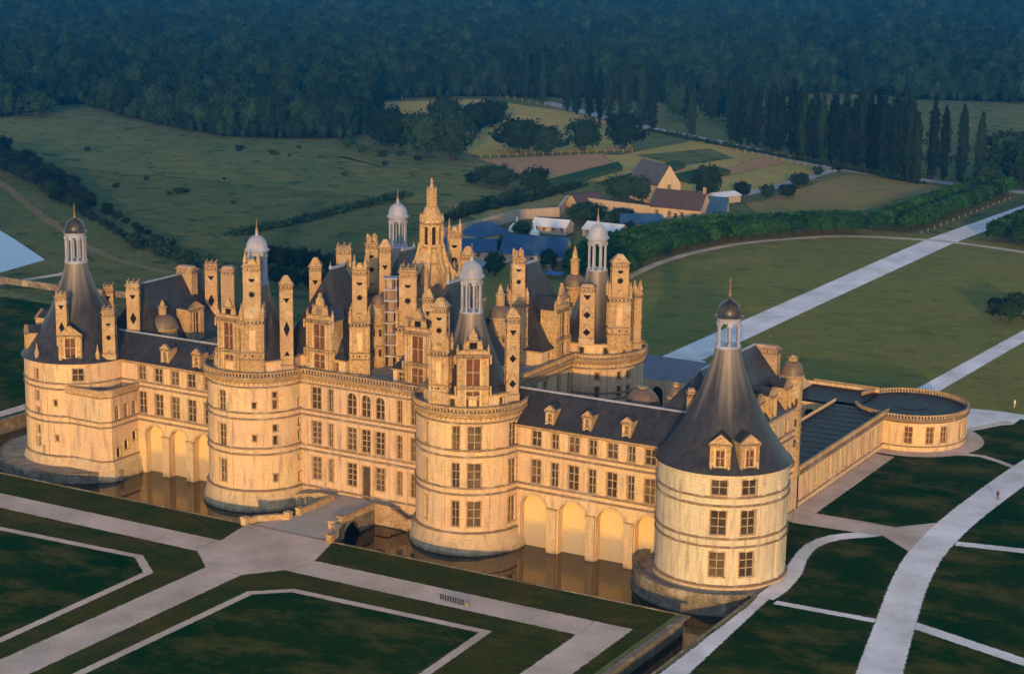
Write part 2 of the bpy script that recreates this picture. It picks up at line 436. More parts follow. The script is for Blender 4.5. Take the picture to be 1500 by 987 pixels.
for a in (-69.6, -43.3):
    f2 += [A(a, 2.35, 15.1, 17.4, rows=2), A(a, 2.35, 8.8, 12.6), A(a, 2.35, 2.1, 6.0)]
f2 += [A(30, 2.2, 8.8, 12.6), A(30, 2.2, 2.1, 6)]
T_F2 = tower(F2, RF, 18.5, f2, castle, 'round corner tower nearest the camera with a bell-shaped roof', courses=(6.7, 8.0, 13.2, 14.5), pil=(-106, -84, -57, -30, -8), stone=STONE_P)
f1 = []
for zb, zt, r in ((15.0, 17.3, 3), (11.6, 13.0, 1), (8.6, 10.2, 1), (5.0, 6.5, 1), (2.0, 3.7, 1)): f1.append(A(-49.5, 2.0, zb, zt, rows=max(r-1, 1)))
f1 += [A(-74.5, .6, 10.2, 11.3, plain=1), A(-73.8, .6, 3.5, 4.6, plain=1)]
for zb, zt in ((15.0, 16.8), (11.0, 12.6), (8.2, 9.4), (4.6, 6), (2.2, 3.8)): f1.append(A(-98, 1.0, zb, zt, cols=1))
f1.append(A(-88, 1.1, .75, 2.3, plain=1, glass=SHUT))
T_F1 = tower(F1, RF, 18.5, f1, castle, 'round corner tower at the far left end on its low bastion', courses=(6.9, 8.1, 13.2, 14.3), pil=(-112, -86, -62, -40))

# cornices, balustrades and terraces of the keep towers
def ktop(c, t, a0, a1):
    ring = circle(c, RK, 72)
    cornice(ring, 20.95, t, True)
    balustrade(circle(c, RK+.5, int((a1-a0)/5), a0, a1), 21.0, False, t)
    mb = MB(); mb.lathe(c, [(RK+.3, 20.96), (.2, 20.97)], PAVE, 48); mb.build('terrace', t)
    d = MB(); ringd = circle(c, 7.8, 60)
    f = cyl_map(c, 7.8)
    O = [op(deg_u(7.8, a), 1.0, 21.7, 22.9, plain=1) for a in (-140, -82, -48, -18)]
    wall(d, f, deg_u(7.8, -270), deg_u(7.8, 90), 20.9, 23.55, O, STONE, du=1)
    sweep(d, ringd, [(0, 23.3), (.25, 23.4), (.25, 23.6), (-.4, 23.62)], CARVED, True)
    dd = d.build('roof_drum', castle)
    for o in O: window(f, o, dd)
ktop(K1, T_K1, -185, 5); ktop(K2, T_K2, -175, 45); ktop(K3, T_K3, -95, 95); ktop(K4, T_K4, 85, 275)

def lantern(c, z0, zc, ztop, rc, rd, dome_mat, col_mat, n=8, spike=2.2, cross=False):
    base_ = MB(); base_.lathe(c, [(rc+.35, z0-.25), (rc+.4, z0), (rc+.32, z0+.25), (.1, z0+.26)], col_mat, 24); L = MB()
    L.lathe(c, [(rc-.35, zc-.75), (rc+.12, zc-.75), (rc+.16, zc-.2), (rd+.12, zc-.1), (rd+.15, zc+.12), (.1, zc+.14)], col_mat, 32, cap=False)
    # arches between the columns
    for k in range(n):
        a = 2*math.pi*(k+.0)/n
        L.box((c[0]+rc*math.cos(a), c[1]+rc*math.sin(a), zc-.95), (.5, .75, .5), col_mat, a)
    o = base_.build('lantern', castle); L.build('entablature', o)
    for k in range(n):
        a = 2*math.pi*k/n+.0; p = (c[0]+rc*math.cos(a), c[1]+rc*math.sin(a))
        q = MB(); q.lathe(p, [(.3, z0+.2), (.3, z0+.45), (.2, z0+.55), (.18, zc-1.25), (.3, zc-1.1), (.3, zc-.8)], col_mat, 8); q.build('column', o)
    h = min(ztop-zc, rd*1.25+.35)
    d = MB(); d.lathe(c, [(rd+.3, zc+.1), (rd+.28, zc+.25), (rd, zc+.4)]+[(rd*math.cos(t*math.pi/2/9), zc+.4+(h-.4)*math.sin(t*math.pi/2/9)) for t in range(1, 9)]+[(.3, zc+h), (.22, ztop-.1)], dome_mat, 32)
    d.build('dome', o, True)
    s = MB(); s.lathe(c, [(.28, ztop-.1), (.3, ztop+.1), (.12, ztop+.3), (.24, ztop+.5), (.1, ztop+.75), (.06, ztop+spike-.2), (.02, ztop+spike)], TRIM, 10)
    if cross: s.box((c[0], c[1], ztop+spike-.75), (1.0, .1, .12), TRIM, -.6)
    s.build('finial', o, True)
    return o
KP = [(7.5, 23.5), (7.0, 23.9), (6.25, 24.6), (5.45, 25.9), (4.6, 27.7), (3.8, 29.6), (3.1, 31.6), (2.5, 33.4), (2.15, 34.8), (2.0, 35.9)]
def cone(c, prof, name='tower_roof', mat=None):
    mb = MB(); mb.lathe((0, 0), prof, mat or SLATE_L, 48); o = mb.build(name, castle, True); o.location = (c[0], c[1], 0); return o
for c in (K1, K2, K3, K4):
    cone(c, KP); lantern(c, 35.9, 41.8, 45.3, 1.6, 1.9, LEAD, LEAD)
FP = [(10.75, 18.25), (10.6, 18.5), (9.6, 19.5), (8.5, 21.0), (7.4, 22.6), (6.3, 24.5), (5.3, 26.4), (4.4, 28.3), (3.5, 30.5), (2.75, 32.6), (2.2, 34.4), (1.95, 35.9)]
for c in (F1, F2): cone(c, FP)
lantern(F1, 35.6, 41.0, 43.9, 1.8, 1.95, LEAD_D, LEAD, 10, 2.6, True)
lantern(F2, 35.9, 40.4, 43.9, 1.7, 1.95, LEAD_D, LEAD, 6, 2.8, True)

# ---- generic dormer, chimney
def dormer(x, y, ang, w, d, z0, ze, zt, parent=None, rows=((.09, .36), (.46, .93)), ornate=True, glass=SHUT, win_w=.42, back=3.0, small=False):
    """face looks along ang (degrees); (x, y) is the middle of the face"""
    a = R_(ang); nx, ny = math.cos(a), math.sin(a); ux, uy = -ny, nx
    o0 = (x-ux*w/2, y-uy*w/2); f = plane_map(o0, (ux, uy))
    h = ze-z0; mb = MB(); O = []
    for lo, hi in rows: O.append(op(w/2, w*win_w, z0+h*lo, z0+h*hi, glass=glass, rows=2 if hi-lo < .4 else 2, d=.35))
    wall(mb, f, 0, w, z0, ze, O, CARVED, depth=.35)
    def P(s, q, z): return (o0[0]+ux*s-nx*q, o0[1]+uy*s-ny*q, z)
    mb.face([P(0, 0, z0), P(0, 0, ze), P(0, d, ze), P(0, d, z0)], CARVED); mb.face([P(w, 0, z0), P(w, d, z0), P(w, d, ze), P(w, 0, ze)], CARVED)
    mb.face([P(0, 0, ze), P(w, 0, ze), P(w, d, ze), P(0, d, ze)], CARVED); mb.face([P(0, d, z0), P(0, d, ze), P(w, d, ze), P(w, d, z0)], CARVED)
    for zz in ([z0+h*.40, ze-.5] if ornate else [ze-.3]):
        bar(mb, f, -.22, w+.22, zz, zz+.22, -.3, .1, TRIM)
        if ornate:
            bar(mb, f, -.3, w+.3, zz+.45, zz+.66, -.38, .1, TRIM)
            for k in range(7):
                s = w*(.05+.15*k); bar(mb, f, s-.14, s+.14, zz+.21, zz+.47, -.06, .02, INLAY if k % 2 else TRIM)
            for s in (-.42, w+.12): bar(mb, f, s, s+.3, zz-.9, zz+.6, -.3, .1, CARVED)
    bar(mb, f, w*.5-w*win_w*.5-.3, w*.5-w*win_w*.5-.02, z0, ze-.6, -.12, .02, STONE); bar(mb, f, w*.5+w*win_w*.5+.02, w*.5+w*win_w*.5+.3, z0, ze-.6, -.12, .02, STONE)
    ps = [w*.06, w*.20, w*.80, w*.94] if ornate else [w*.08, w*.92]
    for s in ps: bar(mb, f, s-w*.045, s+w*.045, z0, ze-.4, -.22, .05, CARVED)
    D = mb.build('dormer', castle)
    for q in O: window(f, q, D, .35)
    g = MB(); H = zt-ze
    if ornate:
        st = [(0, w*.5), (.16, w*.44), (.2, w*.30), (.5, w*.24), (.54, w*.15), (.8, w*.11), (.84, w*.05), (1.0, w*.02)]
        for s, e in ((.0, .55),):
            L = [P(w/2-r, s, ze+H*t) for t, r in st]+[P(w/2+r, s, ze+H*t) for t, r in reversed(st)]
            B = [P(w/2-r, e, ze+H*t) for t, r in st]+[P(w/2+r, e, ze+H*t) for t, r in reversed(st)]
            n = len(L)
            for i in range(n-1): g.face([L[i], L[i+1], B[i+1], B[i]], CARVED)
            for i in range(n//2-1):
                g.face([L[i], L[n-1-i], L[n-2-i], L[i+1]], CARVED); g.face([B[i], B[i+1], B[n-2-i], B[n-1-i]], CARVED)
        for t, r in ((.2, w*.34), (.54, w*.26)): bar(g, f, w/2-r, w/2+r, ze+H*t-.08, ze+H*t+.14, -.2, .3, TRIM)
        bar(g, f, w/2-w*.12, w/2+w*.12, ze+H*.24, ze+H*.48, -.03, .02, INLAY if zt % 1 > .5 else TRIM)
    else:
        L = [P(-.2, -.25, ze), P(w/2, -.25, zt), P(w+.2, -.25, ze)]; B = [P(-.2, .3, ze), P(w/2, .3, zt), P(w+.2, .3, ze)]
        g.face(L, CARVED); g.face(B, CARVED)
        for i, j in ((0, 1), (1, 2), (2, 0)): g.face([L[i], L[j], B[j], B[i]], TRIM)
    g.build('gable', D)
    if ornate:
        for s in (w*.02, w*.24, w*.76, w*.98):
            p = P(s, .25, 0); q = MB(); hh = H*(.42 if s < w*.1 or s > w*.9 else .6)
            q.lathe(p[:2], [(.26, ze), (.26, ze+.35), (.34, ze+.4), (.2, ze+.55), (.28, ze+hh*.55), (.14, ze+hh*.7), (.05, ze+hh)], CARVED, 8); q.build('pinnacle', D)
    if back:
        r = MB(); zr = ze+H*(.42 if ornate else .92)
        r.face([P(0, .3, ze), P(w/2, .3, zr), P(w/2, back, zr), P(0, back*.55, ze)], SLATE); r.face([P(w, .3, ze), P(w, back*.55, ze), P(w/2, back, zr), P(w/2, .3, zr)], SLATE)
        r.build('dormer_roof', D)
    return D

def diamond(mb, f, u, z, a, b, mat, d=-.035):
    mb.face([f(u-a, z, d), f(u, z-b, d), f(u+a, z, d), f(u, z+b, d)], mat)
def tri(mb, f, u, z, a, b, mat, d=-.035): mb.face([f(u-a, z+b, d), f(u, z-b, d), f(u+a, z+b, d)], mat)
def disc(mb, f, u, z, r, mat, d=-.035, n=14): mb.face([f(u+r*math.cos(2*math.pi*i/n), z+r*math.sin(2*math.pi*i/n), d) for i in range(n)], mat)
def chimney(x, y, ang, w, d, z0, z1, style='diamond', ped=None, cap='crown', mat=None):
    """shaft w x d with its broad face towards ang; ped = (width, depth, z_top) of the carved pedestal"""
    mat = mat or SHAFT; a = R_(ang); nx, ny = math.cos(a), math.sin(a); ux, uy = -ny, nx; rot = a+math.pi/2
    zs = ped[2] if ped else z0
    mb = MB(); mb.box((x, y, (zs+z1)/2), (w, d, z1-zs), mat, rot)
    for zz, e in ((z1-1.1, .16), (z1-.3, .28)): mb.box((x, y, zz), (w+2*e, d+2*e, .22), TRIM, rot)
    if not ped:
        mb.box((x, y, zs+.5), (w+.35, d+.35, 1.0), mat, rot); mb.box((x, y, zs+1.1), (w+.5, d+.5, .2), TRIM, rot)
    C = mb.build('chimney', castle)
    i = MB(); H = z1-zs
    for sgn, ww, dd in ((0, w, d), (1, d, w), (-1, d, w)):
        b = a+sgn*math.pi/2; n2 = (math.cos(b), math.sin(b)); u2 = (-n2[1], n2[0])
        f = plane_map((x+n2[0]*dd/2-u2[0]*ww/2, y+n2[1]*dd/2-u2[1]*ww/2), u2)
        for k in range(6): bar(i, f, ww*(.1+.16*k)-.09, ww*(.1+.16*k)+.09, z1-.92, z1-.62, -.05, .02, INLAY if k % 2 else TRIM)
        if style == 'diamond':
            tri(i, f, ww/2, zs+H*.80, ww*.28, .45, INLAY); diamond(i, f, ww/2, zs+H*.48, ww*.27, H*.075+.25, INLAY); tri2 = zs+H*.2
            i.face([f(ww*.25, tri2-.4, -.035), f(ww*.75, tri2-.4, -.035), f(ww*.5, tri2+.5, -.035)], INLAY)
        elif style == 'lattice':
            for k, zz in enumerate((.8, .5, .2)):
                (tri if k == 0 else diamond)(i, f, ww/2, zs+H*zz, ww*.3, .7 if k else .5, INLAY)
            for zz in (.65, .35): 
                for s in (-1, 1): i.face([f(ww/2+s*ww*.42, zs+H*(zz-.12), -.03), f(ww/2+s*ww*.34, zs+H*(zz-.12), -.03), f(ww/2+s*ww*.02, zs+H*zz, -.03), f(ww/2+s*ww*.1, zs+H*zz, -.03)], TRIM)
        elif style == 'disc':
            disc(i, f, ww/2, zs+H*.45, min(ww*.24, .62), TRIM, -.03); disc(i, f, ww/2, zs+H*.45, min(ww*.18, .46), INLAY, -.05)
            n = 8; rr = min(ww*.22, .55); i.face([f(ww/2+rr*math.cos(math.pi+math.pi*k/n), zs+H*.74+rr*math.sin(math.pi+math.pi*k/n), -.04) for k in range(n+1)], INLAY)
            i.face([f(ww/2+rr*math.cos(math.pi*k/n), zs+H*.12+rr*math.sin(math.pi*k/n), -.04) for k in range(n+1)], TRIM)
        for s in (.06, .94): bar(i, f, ww*s-.1, ww*s+.1, zs, z1-1.2, -.07, .02, CARVED)
    i.build('slate_inlay', C)
    c = MB()
    if cap == 'crown':
        for sx in (-.42, 0, .42):
            for sy in (-.4, .4):
                px, py = x+ux*sx*w-nx*sy*d, y+uy*sx*w-ny*sy*d
                c.box((px, py, z1+.25), (w*.2, d*.2, .9), TRIM, rot, .6)
        c.box((x, y, z1+.1), (w*.8, d*.7, .55), TRIM, rot, .8)
    elif cap == 'gable':
        c.box((x, y, z1+.5), (w+.3, d+.3, 1.4), CARVED, rot, .3)
    elif cap == 'spires':
        for sx in (-.4, .4):
            for sy in (-.35, .35):
                px, py = x+ux*sx*w-nx*sy*d, y+uy*sx*w-ny*sy*d
                c.lathe((px, py), [(.3, z1-.3), (.3, z1+.5), (.4, z1+.55), (.1, z1+1.6), (.03, z1+2.2)], CARVED, 8)
        c.box((x, y, z1+.35), (w*.6, d*.6, 1.0), CARVED, rot, .4)
    elif cap == 'ruin':
        for k in range(9):
            t = 2*math.pi*k/9; c.box((x+w*.38*math.cos(t), y+d*.38*math.sin(t), z1+.3+.3*(k % 3)), (.42, .42, 1.2), CARVED, t, .5)
    else:
        c.box((x, y, z1+.12), (w*.9, d*.9, .35), BRICK, rot, .9)
    c.build('cap', C)
    if ped:
        pw, pd, pz = ped; p = MB(); h = pz-z0
        p.box((x, y, (z0+pz)/2), (pw*.9, pd*.9, h), CARVED, rot)
        for zz in (z0+h*.30, z0+h*.42, pz-.9, pz-.25): p.box((x, y, zz), (pw*1.08, pd*1.08, .24), TRIM, rot)
        for sgn, ww, dd in ((0, pw*.9, pd*.9), (1, pd*.9, pw*.9), (-1, pd*.9, pw*.9)):
            b = a+sgn*math.pi/2; n2 = (math.cos(b), math.sin(b)); u2 = (-n2[1], n2[0])
            f = plane_map((x+n2[0]*dd/2-u2[0]*ww/2, y+n2[1]*dd/2-u2[1]*ww/2), u2)
            for s in (.06, .3, .7, .94): bar(p, f, ww*s-.16, ww*s+.16, z0, pz-.9, -.2, .02, CARVED)
            for k in range(5): disc(p, f, ww*(.12+.19*k), z0+h*.36, .2, INLAY, -.05, 8); disc(p, f, ww*(.12+.19*k), pz-.6, .17, INLAY, -.05, 8)
            bar(p, f, ww*.34, ww*.66, z0+h*.46, z0+h*.8, -.03, .02, STONE)
            n = 8; r2 = ww*.36
            p.face([f(ww/2+r2*math.cos(math.pi*k/n), pz+.1+r2*.75*math.sin(math.pi*k/n), -.02) for k in range(n+1)], CARVED)
        p.build('pedestal', C)
        for sx in (-.46, .46):
            for sy in (-.46, .46):
                px, py = x+ux*sx*pw-nx*sy*pd, y+uy*sx*pw-ny*sy*pd
                q = MB(); q.lathe((px, py), [(.32, pz-.2), (.32, pz+.7), (.42, pz+.75), (.26, pz+1.0), (.34, pz+1.5), (.12, pz+2.1), (.04, pz+2.7)], CARVED, 8); q.build('pinnacle', C)
    return C
def on(c, ang, r): return c[0]+r*math.cos(R_(ang)), c[1]+r*math.sin(R_(ang))

# ---- K1
x, y = on(K1, -93, 7.9); dormer(x, y, -88, 4.6, 3.0, 20.95, 30.9, 34.6)
x, y = on(K1, -60, 6.9); chimney(x, y, -60, 2.9, 1.9, 20.95, 40.7, 'disc', (4.0, 2.6, 31.2), 'spires')
x, y = on(K1, -12, 7.5); chimney(x, y, -50, 2.1, 1.7, 21.5, 37.2, 'diamond', None, 'gable')
chimney(-30.7, 2.8, -60, 2.2, 2.0, 21.0, 37.4, 'none', None, 'flat', BRICK)
# ---- K2
x, y = on(K2, -56.5, 8.05); dormer(x, y, -56.5, 5.2, 3.4, 20.95, 30.4, 34.8)
x, y = on(K2, -101, 7.4); chimney(x, y, -75, 2.3, 2.0, 20.95, 38.2, 'disc', (3.3, 2.7, 30.8), 'gable')
x, y = on(K2, 2, 7.7); chimney(x, y, -50, 2.0, 1.7, 22.0, 36.2, 'lattice', None, 'gable')
x, y = on(K2, -92, 4.6); dormer(x, y, -75, 1.6, 1.8, 26.3, 28.4, 29.6, ornate=False, rows=((.2, .8),), back=2.6)
# ---- K3
x, y = on(K3, -75.5, 7.2); chimney(x, y, -68, 2.5, 1.4, 23.6, 34.3, 'lattice', None, 'flat')
x, y = on(K3, -29, 7.4); chimney(x, y, -55, 2.9, 2.2, 22.5, 38.9, 'disc', (4.2, 3.0, 32.4), 'gable')
x, y = on(K3, 4, 8.2); chimney(x, y, -50, 1.3, 1.3, 22.0, 32.6, 'none', None, 'spires')

# ---- keep walls
keep_ops = []
for zb, zt in ((2.05, 6.1), (8.55, 12.55), (14.9, 18.75)):
    arch = zb > 14
    for u, wd in ((-9.5, 2.0), (-2.0, 1.95), (.95, 1.85), (3.9, 1.85)):
        z2 = zb
        if u == .95 and zb < 3: continue
        keep_ops.append(op(u, wd, z2, zt, arch=arch and u > -5, rows=4 if not arch else 3))
    for u, wd in ((-6.45, 1.0), (7.9, 1.0), (10.7, 1.0)): keep_ops.append(op(u, wd, zb, zt, cols=2))
fk = plane_map((0, 0), (1, 0))
door_op = op(.95, 1.7, .05, 6.0, plain=1, glass=WOODD)
mb = MB(); wall(mb, fk, -16, 16, -3.2, 20.95, keep_ops+[door_op], STONE_K)
for u in (-11.6, -7.9, -4.6, -.55, 2.4, 5.6, 9.4):
    for za, zb in ((.8, 6.9), (8.2, 13.3), (14.6, 18.9)): bar(mb, fk, u-.24, u+.24, za, zb, -.2, .02, STONE_K)
KW = mb.build('keep_wall', castle); KW['label'] = 'main entrance front of the keep with arched upper windows'
for o in keep_ops: window(fk, o, KW)
d_ = window(fk, door_op, KW); d_.name = 'door'
sc = MB(); P = [(-16, 0), (16, 0)]
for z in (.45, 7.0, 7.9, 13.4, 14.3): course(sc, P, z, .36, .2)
sc.build('string_course', KW)
cornice(P, 20.95, KW); balustrade([(-14.6, -.5), (14.6, -.5)], 21.0, False, KW)
def side_wall(o, u, L, name_label, ops):
    f = plane_map(o, u); mb = MB(); wall(mb, f, 0, L, -3.2, 20.95, ops, STONE)
    s = mb.build('keep_wall', castle); s['label'] = name_label
    for q in ops: window(f, q, s)
    e = Vector(u).normalized()*L; P = [o, (o[0]+e.x, o[1]+e.y)]
    sc = MB()
    for z in (7.0, 7.9, 13.4, 14.3): course(sc, P, z, .36, .2)
    sc.build('string_course', s); cornice(P, 20.95, s); 
    balustrade(offset(P, .5, False), 21.0, False, s); return s
so_ = []
for u in (10, 14, 19, 22, 26, 31, 35):
    for zb, zt in ((8.55, 12.55), (14.9, 18.75)): so_.append(op(u, 1.2 if u % 2 else 1.8, zb, zt))
side_wall((22, 0), (0, 1), 45.2, 'courtyard side of the keep facing right', so_)
side_wall((22, 45.2), (-1, 0), 44, 'rear side of the keep', [])
side_wall((-22, 45.2), (0, -1), 45.2, 'left side of the keep', [])
mb = MB(); mb.face([(-21.9, .1, 20.94), (21.9, .1, 20.94), (21.9, 45, 20.94), (-21.9, 45, 20.94)], PAVE); mb.build('roof_terrace', castle)

# ---- corner pavilions on the terrace
def pavilion(x0, x1, y0, y1, ze, zr, rx, ry0, ry1, ops_front=(), label=None, z0=20.95):
    mb = MB(); pts = [(x0, y0), (x1, y0), (x1, y1), (x0, y1)]; wins = []
    for i in range(4):
        a, b = Vector(pts[i]), Vector(pts[(i+1) % 4]); f = plane_map(a, b-a)
        O = [op(u, wd, z0+.6, z0+2.1, rows=2) for (k, u, wd) in ops_front if k == i]
        wall(mb, f, 0, (b-a).length, z0, ze, O, STONE); wins += [(f, o) for o in O]
    ring = pts
    sweep(mb, ring, [(0, ze-.35), (.3, ze-.2), (.34, ze), (0, ze+.02)], CARVED, True)
    p = mb.build('roof_pavilion', castle)
    if label: p['label'] = label
    for f, o in wins: window(f, o, p)
    r = MB(); rows = []
    prof = [(0, 0, -.45), (.10, .07, 0), (.30, .25, 0), (.62, .6, 0), (1, 1, 0)]
    for k, h, e in prof:
        X0, X1 = x0+e+(rx-.12-x0)*k, x1-e+(rx+.12-x1)*k; Y0, Y1 = y0+e+(ry0-y0)*k, y1-e+(ry1-y1)*k; z = ze+(zr-ze)*h
        rows.append([(X0, Y0, z), (X1, Y0, z), (X1, Y1, z), (X0, Y1, z)])
    r.grid(rows, SLATE, True); r.face(rows[-1], LEAD)
    ro = r.build('pavilion_roof', castle)
    q = MB(); q.box((rx, (ry0+ry1)/2, zr+.08), (.5, ry1-ry0+.3, .35), LEAD)
    for yy in (ry0, ry1): q.lathe((rx, yy), [(.2, zr), (.28, zr+.4), (.06, zr+.7), (.02, zr+1.3)], LEAD, 8)
    q.build('ridge_cap', ro); return p
pavilion(-19.5, -4.9, 2.4, 19, 23.7, 38, -13, 9.5, 13.5, [(0, 12.3, 1.5)])
pavilion(5.0, 19.5, 2.4, 19, 23.7, 38, 11.6, 9.5, 13.5, [(0, 1.7, 1.4)])
pavilion(5.0, 20.6, 27, 43, 23.7, 37.8, 13, 34, 38, [(1, 3.0, 1.4)])
pavilion(-19.5, -4.9, 27, 43, 23.7, 37.8, -13, 33, 37)
dormer(-9.9, 1.6, -90, 5.6, 3.2, 20.95, 30.3, 35.2, back=7)
dormer(10.5, 1.6, -90, 5.2, 3.2, 20.95, 30.7, 34.8, back=7)
dormer(21.2, 33.6, 0, 5.0, 3.2, 20.95, 30.4, 35.2, back=7)
dormer(-12.5, 44, 90, 5.0, 3.2, 20.95, 30.4, 35.2, back=7)
chimney(-3.6, 5.0, -60, 2.4, 2.2, 20.95, 39.9, 'disc', (3.5, 3.2, 30.6), 'spires')
chimney(4.1, 8.5, -60, 2.9, 2.9, 20.95, 39.9, 'disc', (4.0, 4.0, 30.2), 'crown')
chimney(-17.3, 11, -60, 2.0, 1.9, 22, 38.2, 'diamond', None, 'gable')
chimney(-16.6, 19, -60, 2.6, 2.2, 22, 40.2, 'diamond', None, 'crown')
chimney(-15.5, 26.5, -60, 2.2, 2.0, 21, 40.2, 'disc', (3.2, 3.0, 31), 'ruin')
chimney(-9.9, 22.5, -60, 2.0, 1.9, 21, 40.6, 'diamond', None, 'gable')
chimney(-1.8, 33.5, -60, 2.5, 2.3, 21, 42.6, 'disc', (3.4, 3.2, 33), 'spires')
chimney(15.3, 27.3, -52, 2.2, 2.1, 20.95, 40.4, 'disc', (3.4, 3.2, 32.4), 'ruin')
chimney(10.0, 5.6, -60, 1.6, 1.6, 21, 36.4, 'diamond', None, 'gable')
chimney(3.2, 30.0, -60, 2.1, 2.1, 21, 39.5, 'diamond', None, 'gable')
# stair turrets on the terrace
def turret(x, y, r, z0, ze, zt, spire=0.0, label=None, mat=CARVED, dome=DOMEST, drop=None):
    mb = MB(); f = cyl_map((x, y), r); O = [op(deg_u(r, a), .55, zz, zz+1.3, plain=1, d=.2) for a in (-95, -40) for zz in np.arange(z0+2, ze-2.2, 3.6)]
    wall(mb, f, deg_u(r, -270), deg_u(r, 90), z0, ze, O, mat, du=deg_u(r, 20), depth=.2)
    ring = circle((x, y), r, 24)
    for zz in (z0+(ze-z0)*.33, z0+(ze-z0)*.66): course(mb, ring, zz, .2, .1, closed=True)
    sweep(mb, ring, [(0, ze-.5), (.25, ze-.3), (.3, ze), (0, ze+.1)], CARVED, True)
    t = mb.build('stair_turret', castle)
    if label: t['label'] = label
    for o in O: window(f, o, t, .2)
    d = MB(); h = zt-ze
    d.lathe((x, y), [(r*1.08, ze), (r*1.05, ze+h*.15)]+[(r*1.02*math.cos(k*math.pi/16), ze+h*.15+h*.8*math.sin(k*math.pi/16)) for k in range(1, 8)]+[(.1, zt)], dome, 24)
    if spire:
        s = min(.8, r*.45); d.lathe((x, y), [(s, zt-.2), (s, zt+spire*.45), (s*1.3, zt+spire*.47), (s*.7, zt+spire*.55), (s*.45, zt+spire*.8), (.05, zt+spire)], mat, 12)
    d.build('turret_dome', t); return t
turret(-4.2, 11.6, 1.25, 20.95, 32.3, 34.0)
turret(16.3, 47.2, 1.9, 20.95, 32.0, 34.4, 5.2)
turret(16.2, 19.6, 1.9, 20.95, 31, 33.2, 3.6)
turret(12.5, 18.8, 1.0, 20.95, 34, 35.5)
# open spiral stair beside the turret
mb = MB()
for k in range(8):
    z = 21+2.0*k; mb.box((-2.6, 13.2, z+1.9), (2.5, 2.3, .26), LEAD, .52)
    for sx in (-1, 1):
        for sy in (-.9, .9):
            co, si = math.cos(.52), math.sin(.52); mb.box((-2.6+co*sx-si*sy, 13.2+si*sx+co*sy, z+.95), (.22, .22, 1.8), BRICK, .52)
    mb.box((-2.6, 13.2, z+.8), (.9, 1.1, 1.7), BRICK, .52+.4*k)
o = mb.build('open_stair', castle)

# ---- central lantern tower
C0 = (0, 22.6)
mb = MB(); f = cyl_map(C0, 5.2); O = [op(deg_u(5.2, 45*k-225), 2.2, 22, 31, arch=True, d=.6, plain=1, glass=HOLLOW_SHADE) for k in range(8)]
wall(mb, f, deg_u(5.2, -270), deg_u(5.2, 90), 20.95, 33.5, O, CARVED, du=deg_u(5.2, 9), depth=.6)
ring = circle(C0, 5.2, 40)
for z in (27.2, 32.0): course(mb, ring, z, .3, .2, closed=True)
sweep(mb, ring, [(0, 33.0), (.4, 33.3), (.4, 33.8), (-3.3, 34.6)], TRIM, True)
CT = mb.build('lantern_tower', castle); CT['label'] = 'tall ornate central lantern tower topped by a slim spire'
for o in O: window(f, o, CT, .6)
for k in range(8):
    a = R_(45*k+22.5); q = MB(); u = Vector((math.cos(a), math.sin(a))); n = Vector((-u.y, u.x))*.32
    prof = [(5.5, 33.4), (5.5, 35.2), (4.9, 36.6), (3.9, 37.6), (3.1, 39.0), (2.6, 40.6), (2.4, 42.0)]
    for s in (1, -1):
        q.face([(C0[0]+u.x*r+s*n.x, C0[1]+u.y*r+s*n.y, z) for r, z in prof]+[(C0[0]+u.x*1.8+s*n.x, C0[1]+u.y*1.8+s*n.y, z) for z in (42.0, 38.6)]+[(C0[0]+u.x*3.6+s*n.x, C0[1]+u.y*3.6+s*n.y, 35.6), (C0[0]+u.x*4.6+s*n.x, C0[1]+u.y*4.6+s*n.y, 33.4)], CARVED)
    rows = [[(C0[0]+u.x*r+s*n.x, C0[1]+u.y*r+s*n.y, z) for s in (1, -1)] for r, z in prof]; q.grid(rows, CARVED)
    q.lathe((C0[0]+u.x*5.1, C0[1]+u.y*5.1), [(.4, 35.2), (.4, 36.4), (.5, 36.5), (.2, 37.3), (.05, 38.4)], CARVED, 8)
    q.build('buttress', CT)
mb = MB(); f = cyl_map(C0, 1.95); O = [op(deg_u(1.95, 45*k-225), .75, 42.0, 45.3, arch=True, d=.3, plain=1, glass=HOLLOW_SHADE) for k in range(8)]
wall(mb, f, deg_u(1.95, -270), deg_u(1.95, 90), 34.4, 46.0, O, CARVED, du=deg_u(1.95, 15), depth=.3)
ring = circle(C0, 1.95, 24)
for z in (38.4, 41.3, 45.6): course(mb, ring, z, .3, .22, closed=True)
for k in range(8):
    a = 45*k+22.5; px, py = on(C0, a, 2.0); mb.lathe((px, py), [(.2, 41.6), (.2, 45.6)], CARVED, 6); mb.lathe((px, py), [(.24, 46.0), (.24, 46.5), (.05, 47.5)], CARVED, 6)
st = mb.build('lantern_shaft', castle)
for o in O: window(f, o, st, .3)
mb = MB(); mb.lathe(C0, [(2.2, 46.0), (2.1, 46.5), (1.75, 47.3), (1.45, 48.0), (1.2, 48.5), (1.25, 48.75), (.8, 48.8), (.72, 51.2), (.95, 51.3), (.9, 51.6), (.5, 52.0), (.35, 52.5), (.18, 52.9), (.3, 53.1), (.05, 53.9)], CARVED, 16)
for k in range(8):
    px, py = on(C0, 45*k, .8); mb.lathe((px, py), [(.13, 48.8), (.13, 51.2), (.16, 51.6), (.03, 52.3)], CARVED, 6)
    px, py = on(C0, 45*k, 1.0)
mb.build('crown', st)

